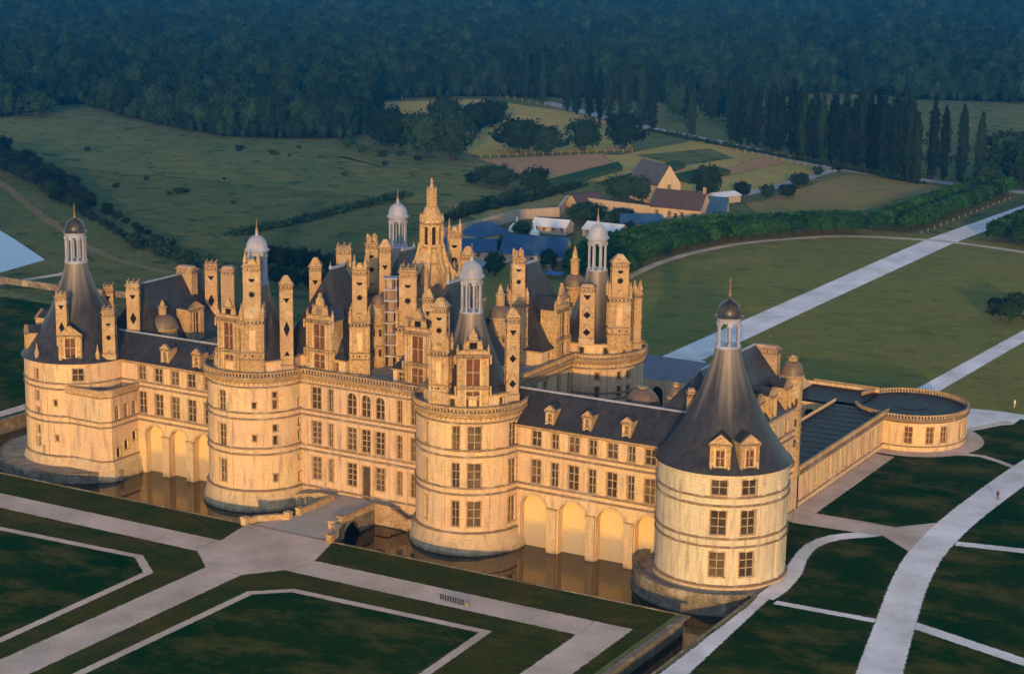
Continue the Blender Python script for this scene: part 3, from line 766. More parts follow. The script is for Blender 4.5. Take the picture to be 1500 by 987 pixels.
# ---- wings
def strip_roof(x0, x1, y0, ye, ze, yr, zr, name='wing_roof', hipl=0, hipr=0):
    mb = MB()
    mb.face([(x0, y0, ze), (x1, y0, ze), (x1-hipr, yr, zr), (x0+hipl, yr, zr)], SLATE)
    mb.face([(x1, ye, ze), (x0, ye, ze), (x0+hipl, yr, zr), (x1-hipr, yr, zr)], SLATE)
    mb.face([(x0, y0, ze), (x0+hipl, yr, zr), (x0, ye, ze)], SLATE); mb.face([(x1, y0, ze), (x1, ye, ze), (x1-hipr, yr, zr)], SLATE)
    o = mb.build(name, castle)
    q = MB(); q.box(((x0+x1)/2, yr, zr+.05), (x1-x0-hipl-hipr, .35, .28), LEAD); q.build('ridge_cap', o); return o
def wing(x0, x1, wins, arches, label, ridge):
    f = plane_map((0, 0), (1, 0)); O = []
    for u, wd in wins:
        O += [op(u, wd, 14.9, 17.4, rows=2), op(u, wd, 8.5, 12.5)]
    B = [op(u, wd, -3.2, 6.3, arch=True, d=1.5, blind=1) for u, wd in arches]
    mb = MB(); wall(mb, f, x0, x1, -3.2, 18.1, O+B, STONE, back=ARCH_GLOW)
    for a, b in zip(arches, arches[1:]):
        u = (a[0]+a[1]/2+b[0]-b[1]/2)/2; bar(mb, f, u-.8, u+.8, -3.2, 4.6, -.4, .05, STONE_D)
        bar(mb, f, u-.92, u+.92, 4.35, 4.65, -.5, .05, CARVED)
    for u, wd in arches:
        r0, r1 = wd/2+.02, wd/2+.42; zc = 6.3-wd/2
        for i in range(12):
            a0, a1 = math.pi*i/12, math.pi*(i+1)/12
            q = [(u-r0*math.cos(a0), zc+r0*math.sin(a0)), (u-r0*math.cos(a1), zc+r0*math.sin(a1)), (u-r1*math.cos(a1), zc+r1*math.sin(a1)), (u-r1*math.cos(a0), zc+r1*math.sin(a0))]
            mb.face([f(x, z, -.1) for x, z in q], STONE_D); mb.face([f(*q[0], -.1), f(*q[1], -.1), f(*q[1], .02), f(*q[0], .02)], TRIM); mb.face([f(*q[3], -.1), f(*q[2], -.1), f(*q[2], .02), f(*q[3], .02)], TRIM)
    for u, wd in wins:
        for s in (-1, 1):
            for za, zb in ((8.2, 13.3), (14.6, 17.7)): bar(mb, f, u+s*(wd/2+.75)-.18, u+s*(wd/2+.75)+.18, za, zb, -.1, .02, STONE)
    W_ = mb.build('wing_wall', castle); W_['label'] = label
    for o in O: window(f, o, W_)
    sc = MB(); P = [(x0, 0), (x1, 0)]
    for z in (7.0, 8.0, 13.4, 14.3): course(sc, P, z, .36, .2)
    sweep(sc, P, [(0, 17.6), (.3, 17.8), (.45, 18.1), (.45, 18.25), (-.2, 18.25)], CARVED)
    sc.build('string_course', W_)
    mb = MB(); wall(mb, plane_map((x1, 9.4), (-1, 0)), 0, x1-x0, -.2, 18.1, [], STONE); b = mb.build('wing_wall', castle); b['label'] = 'courtyard side of '+label
    strip_roof(x0-3, x1+3, -.5, 9.8, 18.2, *ridge)
wing(29, 60, [(34.7, 1.8), (38.2, 1.3), (41.7, 1.9), (45.15, 1.35), (48.7, 1.85), (52.1, 1.25), (55.5, 1.9)], [(34.3, 5.0), (41.6, 5.1), (48.6, 5.1), (55.6, 5.0)], 'right hand wing between two towers above blind arches', (4.8, 23.0))
wing(-56, -29, [(-49.0, 1.8), (-45.1, 1.9), (-41.25, 1.9), (-37.4, 1.9), (-33.6, 1.8)], [(-46.4, 4.3), (-40.7, 4.3), (-35.0, 4.3)], 'left hand wing between two towers above blind arches', (4.8, 22.3))
for x in (37.0, 43.9, 51.0): dormer(x, .3, -90, 1.65, 2.2, 18.3, 21.2, 22.1, rows=((.34, .78),), ornate=False, glass=SHUT, back=3.0)
for x in (-43.6, -36.3): dormer(x, .3, -90, 1.9, 2.2, 18.3, 21.3, 22.3, rows=((.3, .78),), ornate=False, back=3.0)

# ---- chapel wing (right) and its mirror (left), both running back from the corner towers
def ridge_roof_y(x0, x1, y0, y1, ze, xr, zr, hip0=0, hip1=0):
    mb = MB()
    mb.face([(x0, y0, ze), (xr, y0+hip0, zr), (xr, y1-hip1, zr), (x0, y1, ze)], SLATE); mb.face([(x1, y0, ze), (x1, y1, ze), (xr, y1-hip1, zr), (xr, y0+hip0, zr)], SLATE)
    mb.face([(x0, y0, ze), (x1, y0, ze), (xr, y0+hip0, zr)], SLATE); mb.face([(x0, y1, ze), (xr, y1-hip1, zr), (x1, y1, ze)], SLATE)
    o = mb.build('wing_roof', castle); q = MB(); q.box((xr, (y0+hip0+y1-hip1)/2, zr+.05), (.35, y1-y0-hip0-hip1, .28), LEAD); q.build('ridge_cap', o)
fx = plane_map((66.6, 0), (0, 1)); O = []
for u in (12.5, 18.2, 23.6, 30.0):
    for zb, zt in ((2.2, 6.0), (8.7, 12.4), (14.6, 17.2)): O.append(op(u, 1.6, zb, zt, glass=SHUT if (u > 20 and zb > 8) else GLASS))
mb = MB(); wall(mb, fx, 0, 36.2, -.2, 18.6, O, STONE); 
wall(mb, plane_map((66.6, 36.2), (-1, 0)), 0, 15, -.2, 18.6, [], STONE); wall(mb, plane_map((51.6, 36.2), (0, -1)), 0, 36, -.2, 18.6, [], STONE)
CW = mb.build('wing_wall', castle); CW['label'] = 'chapel wing behind the nearest corner tower'
for o in O: window(fx, o, CW)
sc = MB(); P = [(66.6, 0), (66.6, 36.2), (51.6, 36.2)]
for z in (6.8, 8.0, 13.3, 14.4): course(sc, P, z, .36, .2)
sweep(sc, P, [(0, 18.0), (.35, 18.3), (.4, 18.7), (-.2, 18.7)], CARVED); sc.build('string_course', CW)
ridge_roof_y(51.2, 66.9, 3, 34, 18.65, 58.8, 28.6, 8, .5)
for y in (18.2, 23.6, 30.2): dormer(66.5, y, 0, 2.6, 2.4, 18.75, 22.8, 24.2, rows=((.1, .82),), ornate=False, back=4)
chimney(60.6, 34.6, -60+60-90, 4.2, 1.5, 18, 28.3, 'none', None, 'flat', BRICK)
turret(65.4, 34.6, 1.85, 6, 24.0, 26.6, .8, 'round stair turret with a small dome at the chapel wing corner')
chimney(61.3, 1.9, -60, 1.15, 1.0, 19, 27.6, 'none', None, 'flat')
turret(55.3, 9.2, 1.2, 8, 24.2, 26.0, .6)
turret(48.4, 11.2, 2.9, 0, 20.6, 24.4, 0.01, 'low domed stair turret behind the right hand wing')
turret(-53.0, 11.0, 2.7, 0, 22.3, 25.0, 2.6, 'domed stair turret behind the left hand wing')
mb = MB(); wall(mb, plane_map((-50, 9), (0, 1)), 0, 27, -.2, 18.6, [], STONE); wall(mb, plane_map((-50, 36), (-1, 0)), 0, 14, -.2, 18.6, [], STONE); wall(mb, plane_map((-64, 36), (0, -1)), 0, 36, -.2, 18.6, [], STONE)
mb.build('wing_wall', castle)['label'] = 'royal wing behind the far left corner tower'
ridge_roof_y(-64.3, -49.7, 6, 36, 18.65, -57, 30.5, 4.2, 9)
dormer(-49.9, 17.2, 0, 4.4, 3, 19, 25.2, 26.6, rows=((.2, .88),), ornate=False, back=3.5)
chimney(-56.4, 22.6, -90, 3.6, 1.8, 20, 31.8, 'none', None, 'flat')
chimney(-56.2, 6.6, -60, 2.3, 2.0, 18.5, 31.2, 'diamond', None, 'crown')
chimney(-53, 26, -60, 2.3, 2.0, 18.5, 32.3, 'diamond', None, 'crown')
# F1 roof furniture
x, y = on(F1, -57, 9.7); dormer(x, y, -52, 4.2, 3, 18.75, 23.6, 25.4, rows=((.12, .86),), ornate=False, back=4)
chimney(-61.6, -7.0, -62, 1.9, 1.5, 19, 30.7, 'diamond', None, 'crown')
chimney(-54.6, -2.2, -60, 2.2, 2.0, 18.6, 27.8, 'disc', None, 'crown')
chimney(-63.2, 7.6, -60, 1.9, 1.9, 19, 29.6, 'diamond', None, 'crown')
chimney(-72.0, 5.0, -60, 1.7, 1.5, 19, 29.6, 'diamond', None, 'crown')
x, y = on(F1, -138, 9.6); dormer(x, y, -130, 3.4, 3, 18.75, 22.4, 23.8, rows=((.12, .8),), ornate=False, back=4)
x, y = on(F1, 178, 9.4); dormer(x, y, 180, 3.4, 3, 18.75, 24.0, 25.4, rows=((.12, .8),), ornate=False, back=4)
for a in (-98, -28):
    x, y = on(F1, a, 9.9); q = MB(); q.lathe((x, y), [(.4, 18.5), (.4, 19.6), (.5, 19.7), (.25, 20.4), (.05, 21.6)], CARVED, 8); q.build('pinnacle', castle)
# F2 dormers
for a in (-70.0, -43.3):
    x, y = on(F2, a, 9.75); dormer(x, y, a, 3.15, 2.8, 18.5, 23.0, 24.5, rows=((.22, .76),), ornate=False, win_w=.4, back=4.4)

# ---- chapel annex beside the far left tower
pts = [(-59.5, -8.9), (-51.6, -8.9), (-50.2, -7.4), (-50.2, .2)]
mb = MB(); wins = []
for i, (a, b) in enumerate(zip(pts, pts[1:])):
    a, b = Vector(a), Vector(b); f = plane_map(a, b-a); O = []
    if i == 2:
        for u in (1.6, 4.0, 6.3): O.append(op(u, 1.25, 8.3, 11.0, arch=True))
        for u, z in ((1.7, 1.2), (3.9, 2.2), (6.2, 3.4)): O.append(op(u, 1.1, z, z+1.7, plain=1, glass=HOLLOW_SHADE))
    wall(mb, f, 0, (b-a).length, .4, 13.4, O, STONE); wins += [(f, o) for o in O]
sweep(mb, pts, [(.9, -3.2), (.6, -.2), (.35, .1), (0, .6)], STONE_D)
mb.face([(*p, 13.0) for p in pts]+[(-59.5, .2, 13.0)], PAVE)
AN = mb.build('annex', castle); AN['label'] = 'low flat-topped oratory beside the far left tower'
for f, o in wins: window(f, o, AN)
sc = MB()
for z in (.6, 7.0, 8.0): course(sc, pts, z, .28, .16)
sweep(sc, pts, [(0, 12.6), (.5, 13.0), (.5, 14.2), (-.3, 14.2), (-.3, 13)], CARVED); sc.build('parapet', AN)

# ---- low outer ranges behind and to the right
lowpath = [(66.8, 36.3), (66.8, 82.2)]
fl = plane_map((66.8, 36.3), (0, 1)); O = [op(u, 1.1, 1.8, 4.9, glass=SHUT if k % 3 else GLASS) for k, u in enumerate(np.linspace(4, 42, 9))]
mb = MB(); wall(mb, fl, 0, 46, -.2, 6.6, O, STONE)
for u in np.linspace(1.5, 44.5, 19): bar(mb, fl, u-.2, u+.2, 1.2, 5.6, -.1, .02, STONE)
mb.face([(55, 36.3, 6.62), (66.8, 36.3, 6.62), (66.8, 86, 6.62), (55, 86, 6.62)], LEADROOF)
for k in range(14):
    yy = 38+k*3.4; mb.box((61, yy, 6.64), (11, .1, .06), LEADROOF, .02)
LW = mb.build('low_range', castle); LW['label'] = 'long low flat-roofed range running to the rear corner'
wall_in = MB(); wall(wall_in, plane_map((55, 86), (0, -1)), 0, 50, -.2, 7.3, [], STONE); wall_in.build('inner_wall', LW)
for o in O: window(fl, o, LW)
sc = MB(); course(sc, lowpath, .9, .3, .15); sweep(sc, lowpath, [(0, 5.7), (.3, 5.9), (.55, 6.4), (.55, 6.64), (-.3, 6.66)], TRIM); sc.build('string_course', LW)
balustrade([(67.0, 36.3), (67.0, 82.5)], 6.66, False, LW, h=.95)
f = cyl_map(LB, 10.8); O = [op(deg_u(10.8, a), 1.4, 1.7, 4.9, glass=SHUT) for a in (-74, -52, -36, -10, 20)]
mb = MB(); wall(mb, f, deg_u(10.8, -270), deg_u(10.8, 90), -.2, 6.4, O, STONE, du=1)
mb.lathe(LB, [(10.6, 6.42), (3.4, 6.46), (3.3, 6.56), (.2, 6.6)], LEADROOF, 48)
LT = mb.build('low_round_tower', castle); LT['label'] = 'low round tower with a flat dark roof at the rear corner'
for o in O: window(f, o, LT)
ring = circle(LB, 10.8, 60); sc = MB(); course(sc, ring, .9, .3, .15, closed=True); sweep(sc, ring, [(0, 5.6), (.3, 5.8), (.5, 6.2), (.5, 6.4), (-.3, 6.45)], TRIM, True); sc.build('string_course', LT)
balustrade(circle(LB, 11.0, 60, -150, 170), 6.42, False, LT, h=.9)
mb = MB(); wall(mb, plane_map((-60, 84), (1, 0)), 0, 118, -.2, 6.2, [op(u, 2.6, .4, 4.8, arch=True, d=.8, plain=1, glass=HOLLOW_SHADE) for u in np.arange(60, 114, 4.2)], STONE, depth=.8)
wall(mb, plane_map((60, 97), (-1, 0)), 0, 120, -.2, 7.2, [], STONE)
ZINC = plain('blue grey zinc sheets', (.17,.18,.23), .6, .25, .15, .8)
mb.face([(-60, 84, 6.2), (46, 84, 6.2), (46, 90.5, 9.6), (-60, 90.5, 9.6)], ZINC); mb.face([(46, 97, 6.2), (-60, 97, 6.2), (-60, 90.5, 9.6), (46, 90.5, 9.6)], SLATE); mb.face([(46, 84, 6.2), (46, 97, 6.2), (46, 90.5, 9.6)], STONE)
mb.face([(46, 84, 6.62), (60, 84, 6.62), (60, 97, 6.62), (46, 97, 6.62)], LEADROOF)
BR = mb.build('rear_range', castle); BR['label'] = 'low slate-roofed range closing the courtyard at the back'
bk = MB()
for u in np.arange(60, 114, 4.2): bk.face([(u-60-1.4, 84.75, .3), (u-60+1.4, 84.75, .3), (u-60+1.4, 84.75, 5), (u-60-1.4, 84.75, 5)], HOLLOW_SHADE)
bk.build('arcade_shade', BR)  # dark sheets paint the shade within the rear arches
balustrade([(60, 97.2), (46, 97.2)], 6.66, False, BR)
mb = MB(); wall(mb, plane_map((-64, 90), (0, -1)), 0, 55, -.2, 6.5, [], STONE); mb.face([(-64, 36, 6.5), (-52, 36, 6.5), (-52, 90, 6.5), (-64, 90, 6.5)], LEADROOF)
mb.build('low_range', castle)['label'] = 'low flat-roofed range behind the royal wing'
# ================================================================== GROUND, WATER, PATHS
def set_edge(o, vals):
    a = o.data.attributes.new('edge', 'FLOAT', 'POINT'); a.data.foreach_set('value', vals)
def flat(name, pts, z, mat, label=None, kind='structure', soft=.8):
    P = [(p[0], p[1]) for p in pts]; n = len(P)
    if sum(P[i-1][0]*P[i][1]-P[i][0]*P[i-1][1] for i in range(n)) < 0: P = P[::-1]
    mb = MB()
    if soft:
        if soft > 2:   # bend long straight rims a little
            Q = []
            for i in range(n):
                a, b = Vector(P[i]), Vector(P[(i+1) % n]); k = max(1, int((b-a).length/14)); nn = Vector((b.y-a.y, a.x-b.x)).normalized()
                for j_ in range(k): Q.append(tuple(a+(b-a)*(j_/k)+nn*(rng.uniform(-.25, .25)*soft if j_ else 0)))
            P = Q; n = len(P)
        I = offset(P, -soft, True); v = [(x, y, z) for x, y in P]+[(x, y, z) for x, y in I]
        mb.v = v; m = mb.m(mat)
        for i in range(n): mb.f.append((i, (i+1) % n, n+(i+1) % n, n+i)); mb.mi.append(m)
        mb.f.append(tuple(range(n, 2*n))); mb.mi.append(m); o = mb.build(name); set_edge(o, [0.0]*n+[1.0]*n)
    else:
        mb.face([(x, y, z) for x, y in P], mat); o = mb.build(name)
    struct(o, label, kind); return o
def ribbon(name, pts, widths, z, mat, label=None, smooth=True, rim=.8):
    P = [Vector((p[0], p[1])) for p in pts]; W = widths if isinstance(widths, (list, tuple)) else [widths]*len(P)
    if smooth:
        Q = []; V = []
        n = len(P)
        for i in range(n-1):
            p0, p1, p2, p3 = P[max(i-1, 0)], P[i], P[i+1], P[min(i+2, n-1)]
            k = max(2, int((p2-p1).length/4))
            for j in range(k):
                t = j/k
                Q.append(.5*((2*p1)+(p2-p0)*t+(2*p0-5*p1+4*p2-p3)*t*t+(3*p1-p0-3*p2+p3)*t**3)); V.append(W[i]*(1-t)+W[i+1]*t)
        Q.append(P[-1]); V.append(W[-1]); P, W = Q, V
    rows = [[], [], [], []]; rim = min(rim, min(W)*.35)
    for i, p in enumerate(P):
        t1 = (P[i]-P[i-1]).normalized() if i else (P[1]-P[0]).normalized()
        t2 = (P[i+1]-P[i]).normalized() if i < len(P)-1 else t1
        n1 = Vector((t1.y, -t1.x)); m = n1+Vector((t2.y, -t2.x)); m.normalize()
        k = 1/max(.5, m.dot(n1)); hw = W[i]/2
        for r, d in zip(rows, (-hw-rim*.4, -hw+rim*.6, hw-rim*.6, hw+rim*.4)): r.append((*(p+m*(k*d)), z))
    mb = MB(); mb.grid(rows, mat); o = mb.build(name); n = len(P); set_edge(o, [0.0]*n+[1.0]*(2*n)+[0.0]*n); struct(o, label); return o
# ground: one sheet with the moat left open
mx = [-6000, -90, -76, 66, 72, 78, 6000]; my = [-6000, -22, 3, 100, 6000]
def in_moat(x, y):
    if -90 < x < 66 and -22 < y < 3: return True
    if 66 < x < 78 and -22 < y < 3: return True
    if -90 < x < -76 and -22 < y < 100: return True
    if 72 < x < 78 and y < -22: return True
    return False
mb = MB()
for a, b in zip(mx, mx[1:]):
    for c, d in zip(my, my[1:]):
        if not in_moat((a+b)/2, (c+d)/2): mb.face([(a, c, 0), (b, c, 0), (b, d, 0), (a, d, 0)], MEADOW)
gd = mb.build('ground'); struct(gd, 'open meadow ground around the castle')
# the castle stands on its own platform edge hidden by the walls
t = NT('moat water'); nz = t.noise(.5, 3, stretch=(1, 1.6, 1)); t.bump(nz, .06, .06)
WATER = t.done((.010, .008, .004), .03, .5)
mb = MB()
for a, b, c, d in ((-90, 78, -22, 3), (-90, -76, 3, 100), (72, 78, -400, -22)): mb.face([(a, c, -3), (b, c, -3), (b, d, -3), (a, d, -3)], WATER)
struct(mb.build('moat_water'), 'dark still moat water reflecting the walls')
def moat_wall(pts, label, closed=False, cop=.5, mat=MOSSY, z1=.0):
    mb = MB(); sweep(mb, pts, [(0, -3.4), (0, z1-.02)], mat, closed)
    sweep(mb, pts, [(.06, z1-.16), (.06, z1+.14), (-cop, z1+.14), (-cop, z1-.1)], mat if cop < .6 else TRIM, closed)
    o = mb.build('moat_wall'); return tag(o, label, 'retaining wall')
moat_wall([(78, -400), (78, 3)], 'mossy retaining wall along the gravel strip right of the canal', cop=.3)
moat_wall([(72, -22), (72, -400)], 'pale coped stone wall on the lawn side of the narrow canal', cop=1.1)
moat_wall([(-90, -22), (72, -22)][::-1], 'low outer moat wall edging the front lawn', cop=.25)
moat_wall([(-90, 100), (-90, -22)], 'far left outer moat wall', cop=.8)
moat_wall([(-76, 3), (-76, 100)][::-1], 'moat wall behind the far left bastion', cop=.4)
moat_wall([(78, 3), (67, 3)], 'short moat wall beside the nearest tower', cop=.3)
# bastions
def bastion(c, r, a0, a1, ztop, zp, label, floor, thick=.7):
    mb = MB(); P = circle(c, r, 40, a0, a1)
    sweep(mb, P, [(.5, -3.4), (.5, -2.7), (.05, -2.5), (0, ztop-.5), (.14, ztop-.45), (.14, zp), (-thick, zp), (-thick, ztop)], MOSSY)
    b = tag(mb.build('bastion'), label, 'bastion')
    q = MB(); q.face([(x, y, ztop+.001) for x, y in offset(P, -thick+.02, False)], floor); q.build('bastion_floor', b); return b
EARTH = plain('bare trodden earth', (.24, .19, .15), .95, .1, .35, .5)
bastion((-64.2, 2), 17, -215, -28, -1.15, -1.1, 'half-moon earth-topped bastion round the far left tower', EARTH, .5)
bastion((67.8, 0), 13.3, -205, -47, -.35, .35, 'mossy half-moon parapet round the nearest tower', EARTH, .7)
mb = MB(); mb.face([(66, -8, -.01), (78.4, -9.6, -.01), (78.4, 3.5, -.01), (66, 3.5, -.01)], EARTH); struct(mb.build('gravel_apron'))

# lawns
Z1 = .02
def lawn(pts, mat, label, z=Z1, soft=0): return flat('lawn', pts, z, mat, label, soft=soft)
lawn([(-140, -22.3), (-90.9, -22.3), (-90.9, -160), (-140, -160)], LAWN, 'dark lawn left of the front gardens')
lawn([(-90.8, -31.2), (-90.8, -22.3), (71, -22.3), (71, -31.2)], LAWN_M, 'grass bank between path and moat')
lawn([(-90.8, -160), (-90.8, -31.3), (71, -31.3), (71, -160)], LAWN_M, 'mown borders of the front parterre')
lawn([(-140, -160), (-140, -45.6), (-12.2, -45.0), (-7.2, -49.4), (-6.4, -160)], LAWN, 'left front parterre lawn', .04)
lawn([(12.2, -160), (13, -48.4), (17.6, -44.6), (50.0, -44.0), (51.2, -160)], LAWN, 'right front parterre lawn', .04)
lawn([(78.5, -160), (78.5, 40), (200, 40), (200, -160)], LAWN, 'dark lawn on the right of the tower')
lawn([(67.4, 36), (67.4, 150), (200, 150), (200, 40.1), (78, 40.1)], LAWN, 'dark lawn beside the long low range')
lawn([(-92, 100), (-92, 330), (120, 330), (120, 150.1), (60, 100)], LAWN_B, 'olive lawn of the rear parade ground', .032)
lawn([(-400, 95), (-400, 300), (-92.2, 300), (-92.2, 95)], grass_mat('rough left grass', (.08,.115,.043), (.115,.125,.047), (.19,.16,.065), .012, .6, 1.6, .8), 'rough grass left of the castle', .025, 14)
lawn([(67.2, 3.2), (78.4, 3.2), (78.4, 40), (67.2, 40)], LAWN, 'small dark lawn at the foot of the nearest tower', .022)
lawn([(-300, -22), (-91, -22), (-91, 94.9), (-300, 94.9)], LAWN, 'dark grass beyond the left moat', .025)
# front gravel
Z2 = .06
ribbon('gravel_path', [(-300, -34.2), (68.2, -34.2)], 6.2, Z2, GRAVEL, 'broad pinkish path parallel to the front', False)
ribbon('gravel_path', [(65.2, -31.2), (66, -80), (67, -300)], 6.2, Z2+0.0010, GRAVEL, 'broad path turning along the canal', False)
ribbon('gravel_path', [(3, -38), (3, -300)], 7, Z2+0.0020, GRAVEL, 'axial path leading to the bridge', False)
flat('gravel_path', [(-8.4, -23.2), (-4.2, -13.2), (5.6, -13.2), (9.8, -22.4), (12.6, -31.2), (12.0, -36.4), (6.6, -42.9), (-.6, -43), (-7.9, -36.4), (-7, -30.6)], Z2+0.0030, GRAVEL, 'gravel square in front of the bridge')
ribbon('gravel_path', [(-300, -46.2), (-41, -45.5), (-12.6, -44.2), (-6.4, -49.2), (-5.6, -82), (-5, -300)], 1.5, Z2+0.0040, GRAVEL, 'thin gravel edging of the left parterre', False)
ribbon('gravel_path', [(11.2, -300), (12, -85), (12.4, -48.2), (17.3, -43.9), (50.7, -43.2), (51.6, -61), (52.5, -300)], 1.5, Z2+0.0050, GRAVEL, 'thin gravel edging of the right parterre', False)
# right side paths
flat('gravel_path', [(78.3, -160), (82.6, -160), (82.4, -42), (80.6, -10), (80.2, -4), (78.3, -2), (77.4, -6), (78.3, -12)], Z2, GRAVEL_P, 'pale gravel strip beside the canal')
ribbon('gravel_path', [(79.2, -9), (79.6, -4), (78.8, 4), (77.3, 11), (76.6, 18), (78.3, 24), (82, 28), (84.5, 31)], [3.5, 3.3, 3, 2.4, 2.4, 2.8, 3, 3], Z2+0.0010, GRAVEL_P, 'winding path round the foot of the nearest tower')
gp = [G(*p) for p in ((1160, 741), (1189, 750), (1250, 760), (1310, 771), (1387, 763), (1362, 800), (1333, 811), (1292, 786), (1235, 778), (1157, 766))]
flat('gravel_path', gp, Z2+0.0020, GRAVEL, 'path from the chapel wing to the pale road')
ribbon('gravel_path', [(81.5, -9.9), (97, -9.3)], 1.7, Z2+0.0030, GRAVEL_P, 'narrow path to the pale road', False)
gp = [(101, -9.3), G(1345, 905), G(1500, 966), G(1500, 978), G(1345, 918)]
ribbon('gravel_path', [(100, -7.2), (120, -13.6), (150, -24)], 2.6, Z2+0.0035, GRAVEL_P, 'path running right from the pale road near the frame edge', False)
ribbon('gravel_road', [(118, -75), (108.6, -45), (104.2, -28), (99.5, -7), (96.3, 8), (94, 23), (93.2, 42), (94.2, 70), (96, 92), (101, 130)], [9, 7.5, 6.2, 5.8, 5.8, 5.8, 5.8, 6, 6.2, 6.2], Z2+0.0045, GRAVEL_P, 'pale curving gravel road on the right')
p1, p2 = G(1400, 796), G(1500, 807); ribbon('gravel_path', [p1, p2, p2+(p2-p1)], 2.4, Z2+0.0025, GRAVEL_P, 'path branching right across the dark lawn', False)
ribbon('gravel_path', [(68.9, 28), (68.9, 76)], 4.0, Z2+0.0013, GRAVEL, 'gravel strip along the long low range', False)
ribbon('gravel_path', circle(LB, 12.6, 40, -110, 100), 3.6, Z2+0.0022, GRAVEL, 'gravel ring round the low round tower', False)
ribbon('gravel_path', [(79.6, 84), (85, 85.5), (92, 81.5)], [2.6, 1.6, 1.6], Z2+0.0030, GRAVEL, 'short path from the low tower to the road')
p = [G(1410, 598), G(1500, 612), G(1415, 612), G(1420, 631), G(1500, 616)]
ribbon('gravel_path', [G(1405, 600), G(1455, 605), G(1520, 614)], 4.0, Z2+0.0075, GRAVEL_P, 'pale path behind the low round tower', False)
ribbon('gravel_path', [G(1400, 634), G(1440, 626), G(1480, 618)], 2.0, Z2+0.0060, GRAVEL, 'thin path behind the low round tower', False)
ribbon('gravel_path', [G(1358, 572), G(1500, 492), G(1560, 458)], [5.0, 4.4, 4], Z2+0.0090, GRAVEL_P, 'pale path crossing the right rear lawn', False)
ribbon('gravel_road', [(1.8, 118), (1.9, 220), (2.2, 320), (7, 398), (16, 520), (30, 700)], [9.5, 9.2, 9.5, 9, 9, 9], Z2, GRAVEL_P, 'long straight pale road leading away behind the castle', False)
flat('gravel_path', [(-46, 98), (72, 98), (84, 112), (84, 118), (60, 118), (10.5, 119.5), (8, 129.5), (-6, 127), (-22, 119), (-46, 117)], Z2+0.0010, GRAVEL_P, 'pale forecourt behind the rear range')
oval = [(-50, 190), (-54.6, 224.5), (-54.9, 251), (-49.3, 279), (-38.8, 298.3), (-26, 313), (-7.8, 319.5), (2, 321.5), (12, 320.4), (31, 315.4), (52, 306), (80, 285)]
ribbon('gravel_path', oval, 3.0, Z2+0.0020, GRAVEL, 'curved path edging the parade ground below the clipped trees')
ribbon('village_road', [G(640, 420), G(700, 385), G(760, 366), G(860, 368), G(930, 350), G(1040, 333), G(1100, 322), G(1150, 318)], 7, Z2, GRAVEL_G, 'village street behind the clipped trees')
ribbon('country_road', [G(800, 150), G(870, 168), G(960, 190), G(1060, 210), G(1200, 242), G(1300, 258), G(1400, 270), G(1520, 285)], 8, .1, GRAVEL_G, 'grey country road running below the poplars')
ribbon('country_lane', [G(1060, 292), G(1130, 276), G(1180, 262), G(1235, 245)], 5, .1, GRAVEL_G, 'lane from the farm to the country road')
# fields
def field(px, mat, label, z, soft=5): return flat('field', [G(*p) for p in px], z, mat, label, soft=soft)
field([(690, 232), (780, 228), (905, 226), (1010, 205), (1090, 212), (1230, 243), (1200, 258), (1080, 290), (900, 268), (760, 262)], DRYFIELD, 'straw-coloured fields beyond the village', .05)
field([(692, 233), (890, 224), (908, 240), (805, 262), (752, 258)], BROWNF, 'reddish ploughed field beyond the village', .1)
field([(1000, 262), (1110, 230), (1160, 238), (1060, 262)], BROWNF, 'tan field strip above the farm', .12)
field([(930, 228), (1040, 218), (1075, 232), (1000, 244)], MEADOW, 'green field behind the strips', .11, 0)
field([(1080, 300), (1240, 252), (1400, 275), (1240, 318), (1110, 322)], grass_mat('rough pasture', (.20,.18,.06), (.28,.20,.085), (.38,.25,.10), .02, .6, .8), 'rough pasture right of the farm', .07)
field([(535, 150), (700, 145), (850, 165), (940, 192), (930, 222), (700, 230), (560, 195)], DRYFIELD, 'pale field among the far trees', .06)
field([(1330, 146), (1500, 150), (1560, 250), (1330, 250)], MEADOW, 'open field behind the lone poplars', .06, 0)
field([(640, 300), (840, 280), (830, 300), (700, 330)], grass_mat('yellow verge', (.26,.22,.085), (.2,.19,.075), (.32,.24,.10), .04, .6, .8), 'yellowish verge by the village wall', .08)
field([(455, 228), (470, 244), (500, 262), (560, 268), (625, 262), (660, 248), (600, 240), (540, 228), (490, 222)], grass_mat('golden meadow', (.11,.14,.05), (.16,.155,.055), (.30,.23,.08), .02, .7, 1.8, .5), 'lighter meadow strip with golden grass', .05, 12)
# crop ridges (tall green strips)
def crop(px, h, label):
    P = [G(*p) for p in px]; mb = MB(); mb.poly([(p.x, p.y) for p in P], 0, h, CROP)
    o = mb.build('crop_strip'); return struct(o, label, 'stuff')
crop([(800, 270), (905, 243), (912, 250), (812, 278)], 1.8, 'tall green crop strip beside the ploughed field')
crop([(870, 276), (990, 241), (1004, 246), (900, 282)], 1.8, 'tall green crop strip behind the garden trees')
crop([(985, 262), (1045, 249), (1070, 256), (1010, 270)], 1.8, 'dark green crop patch near the farm')
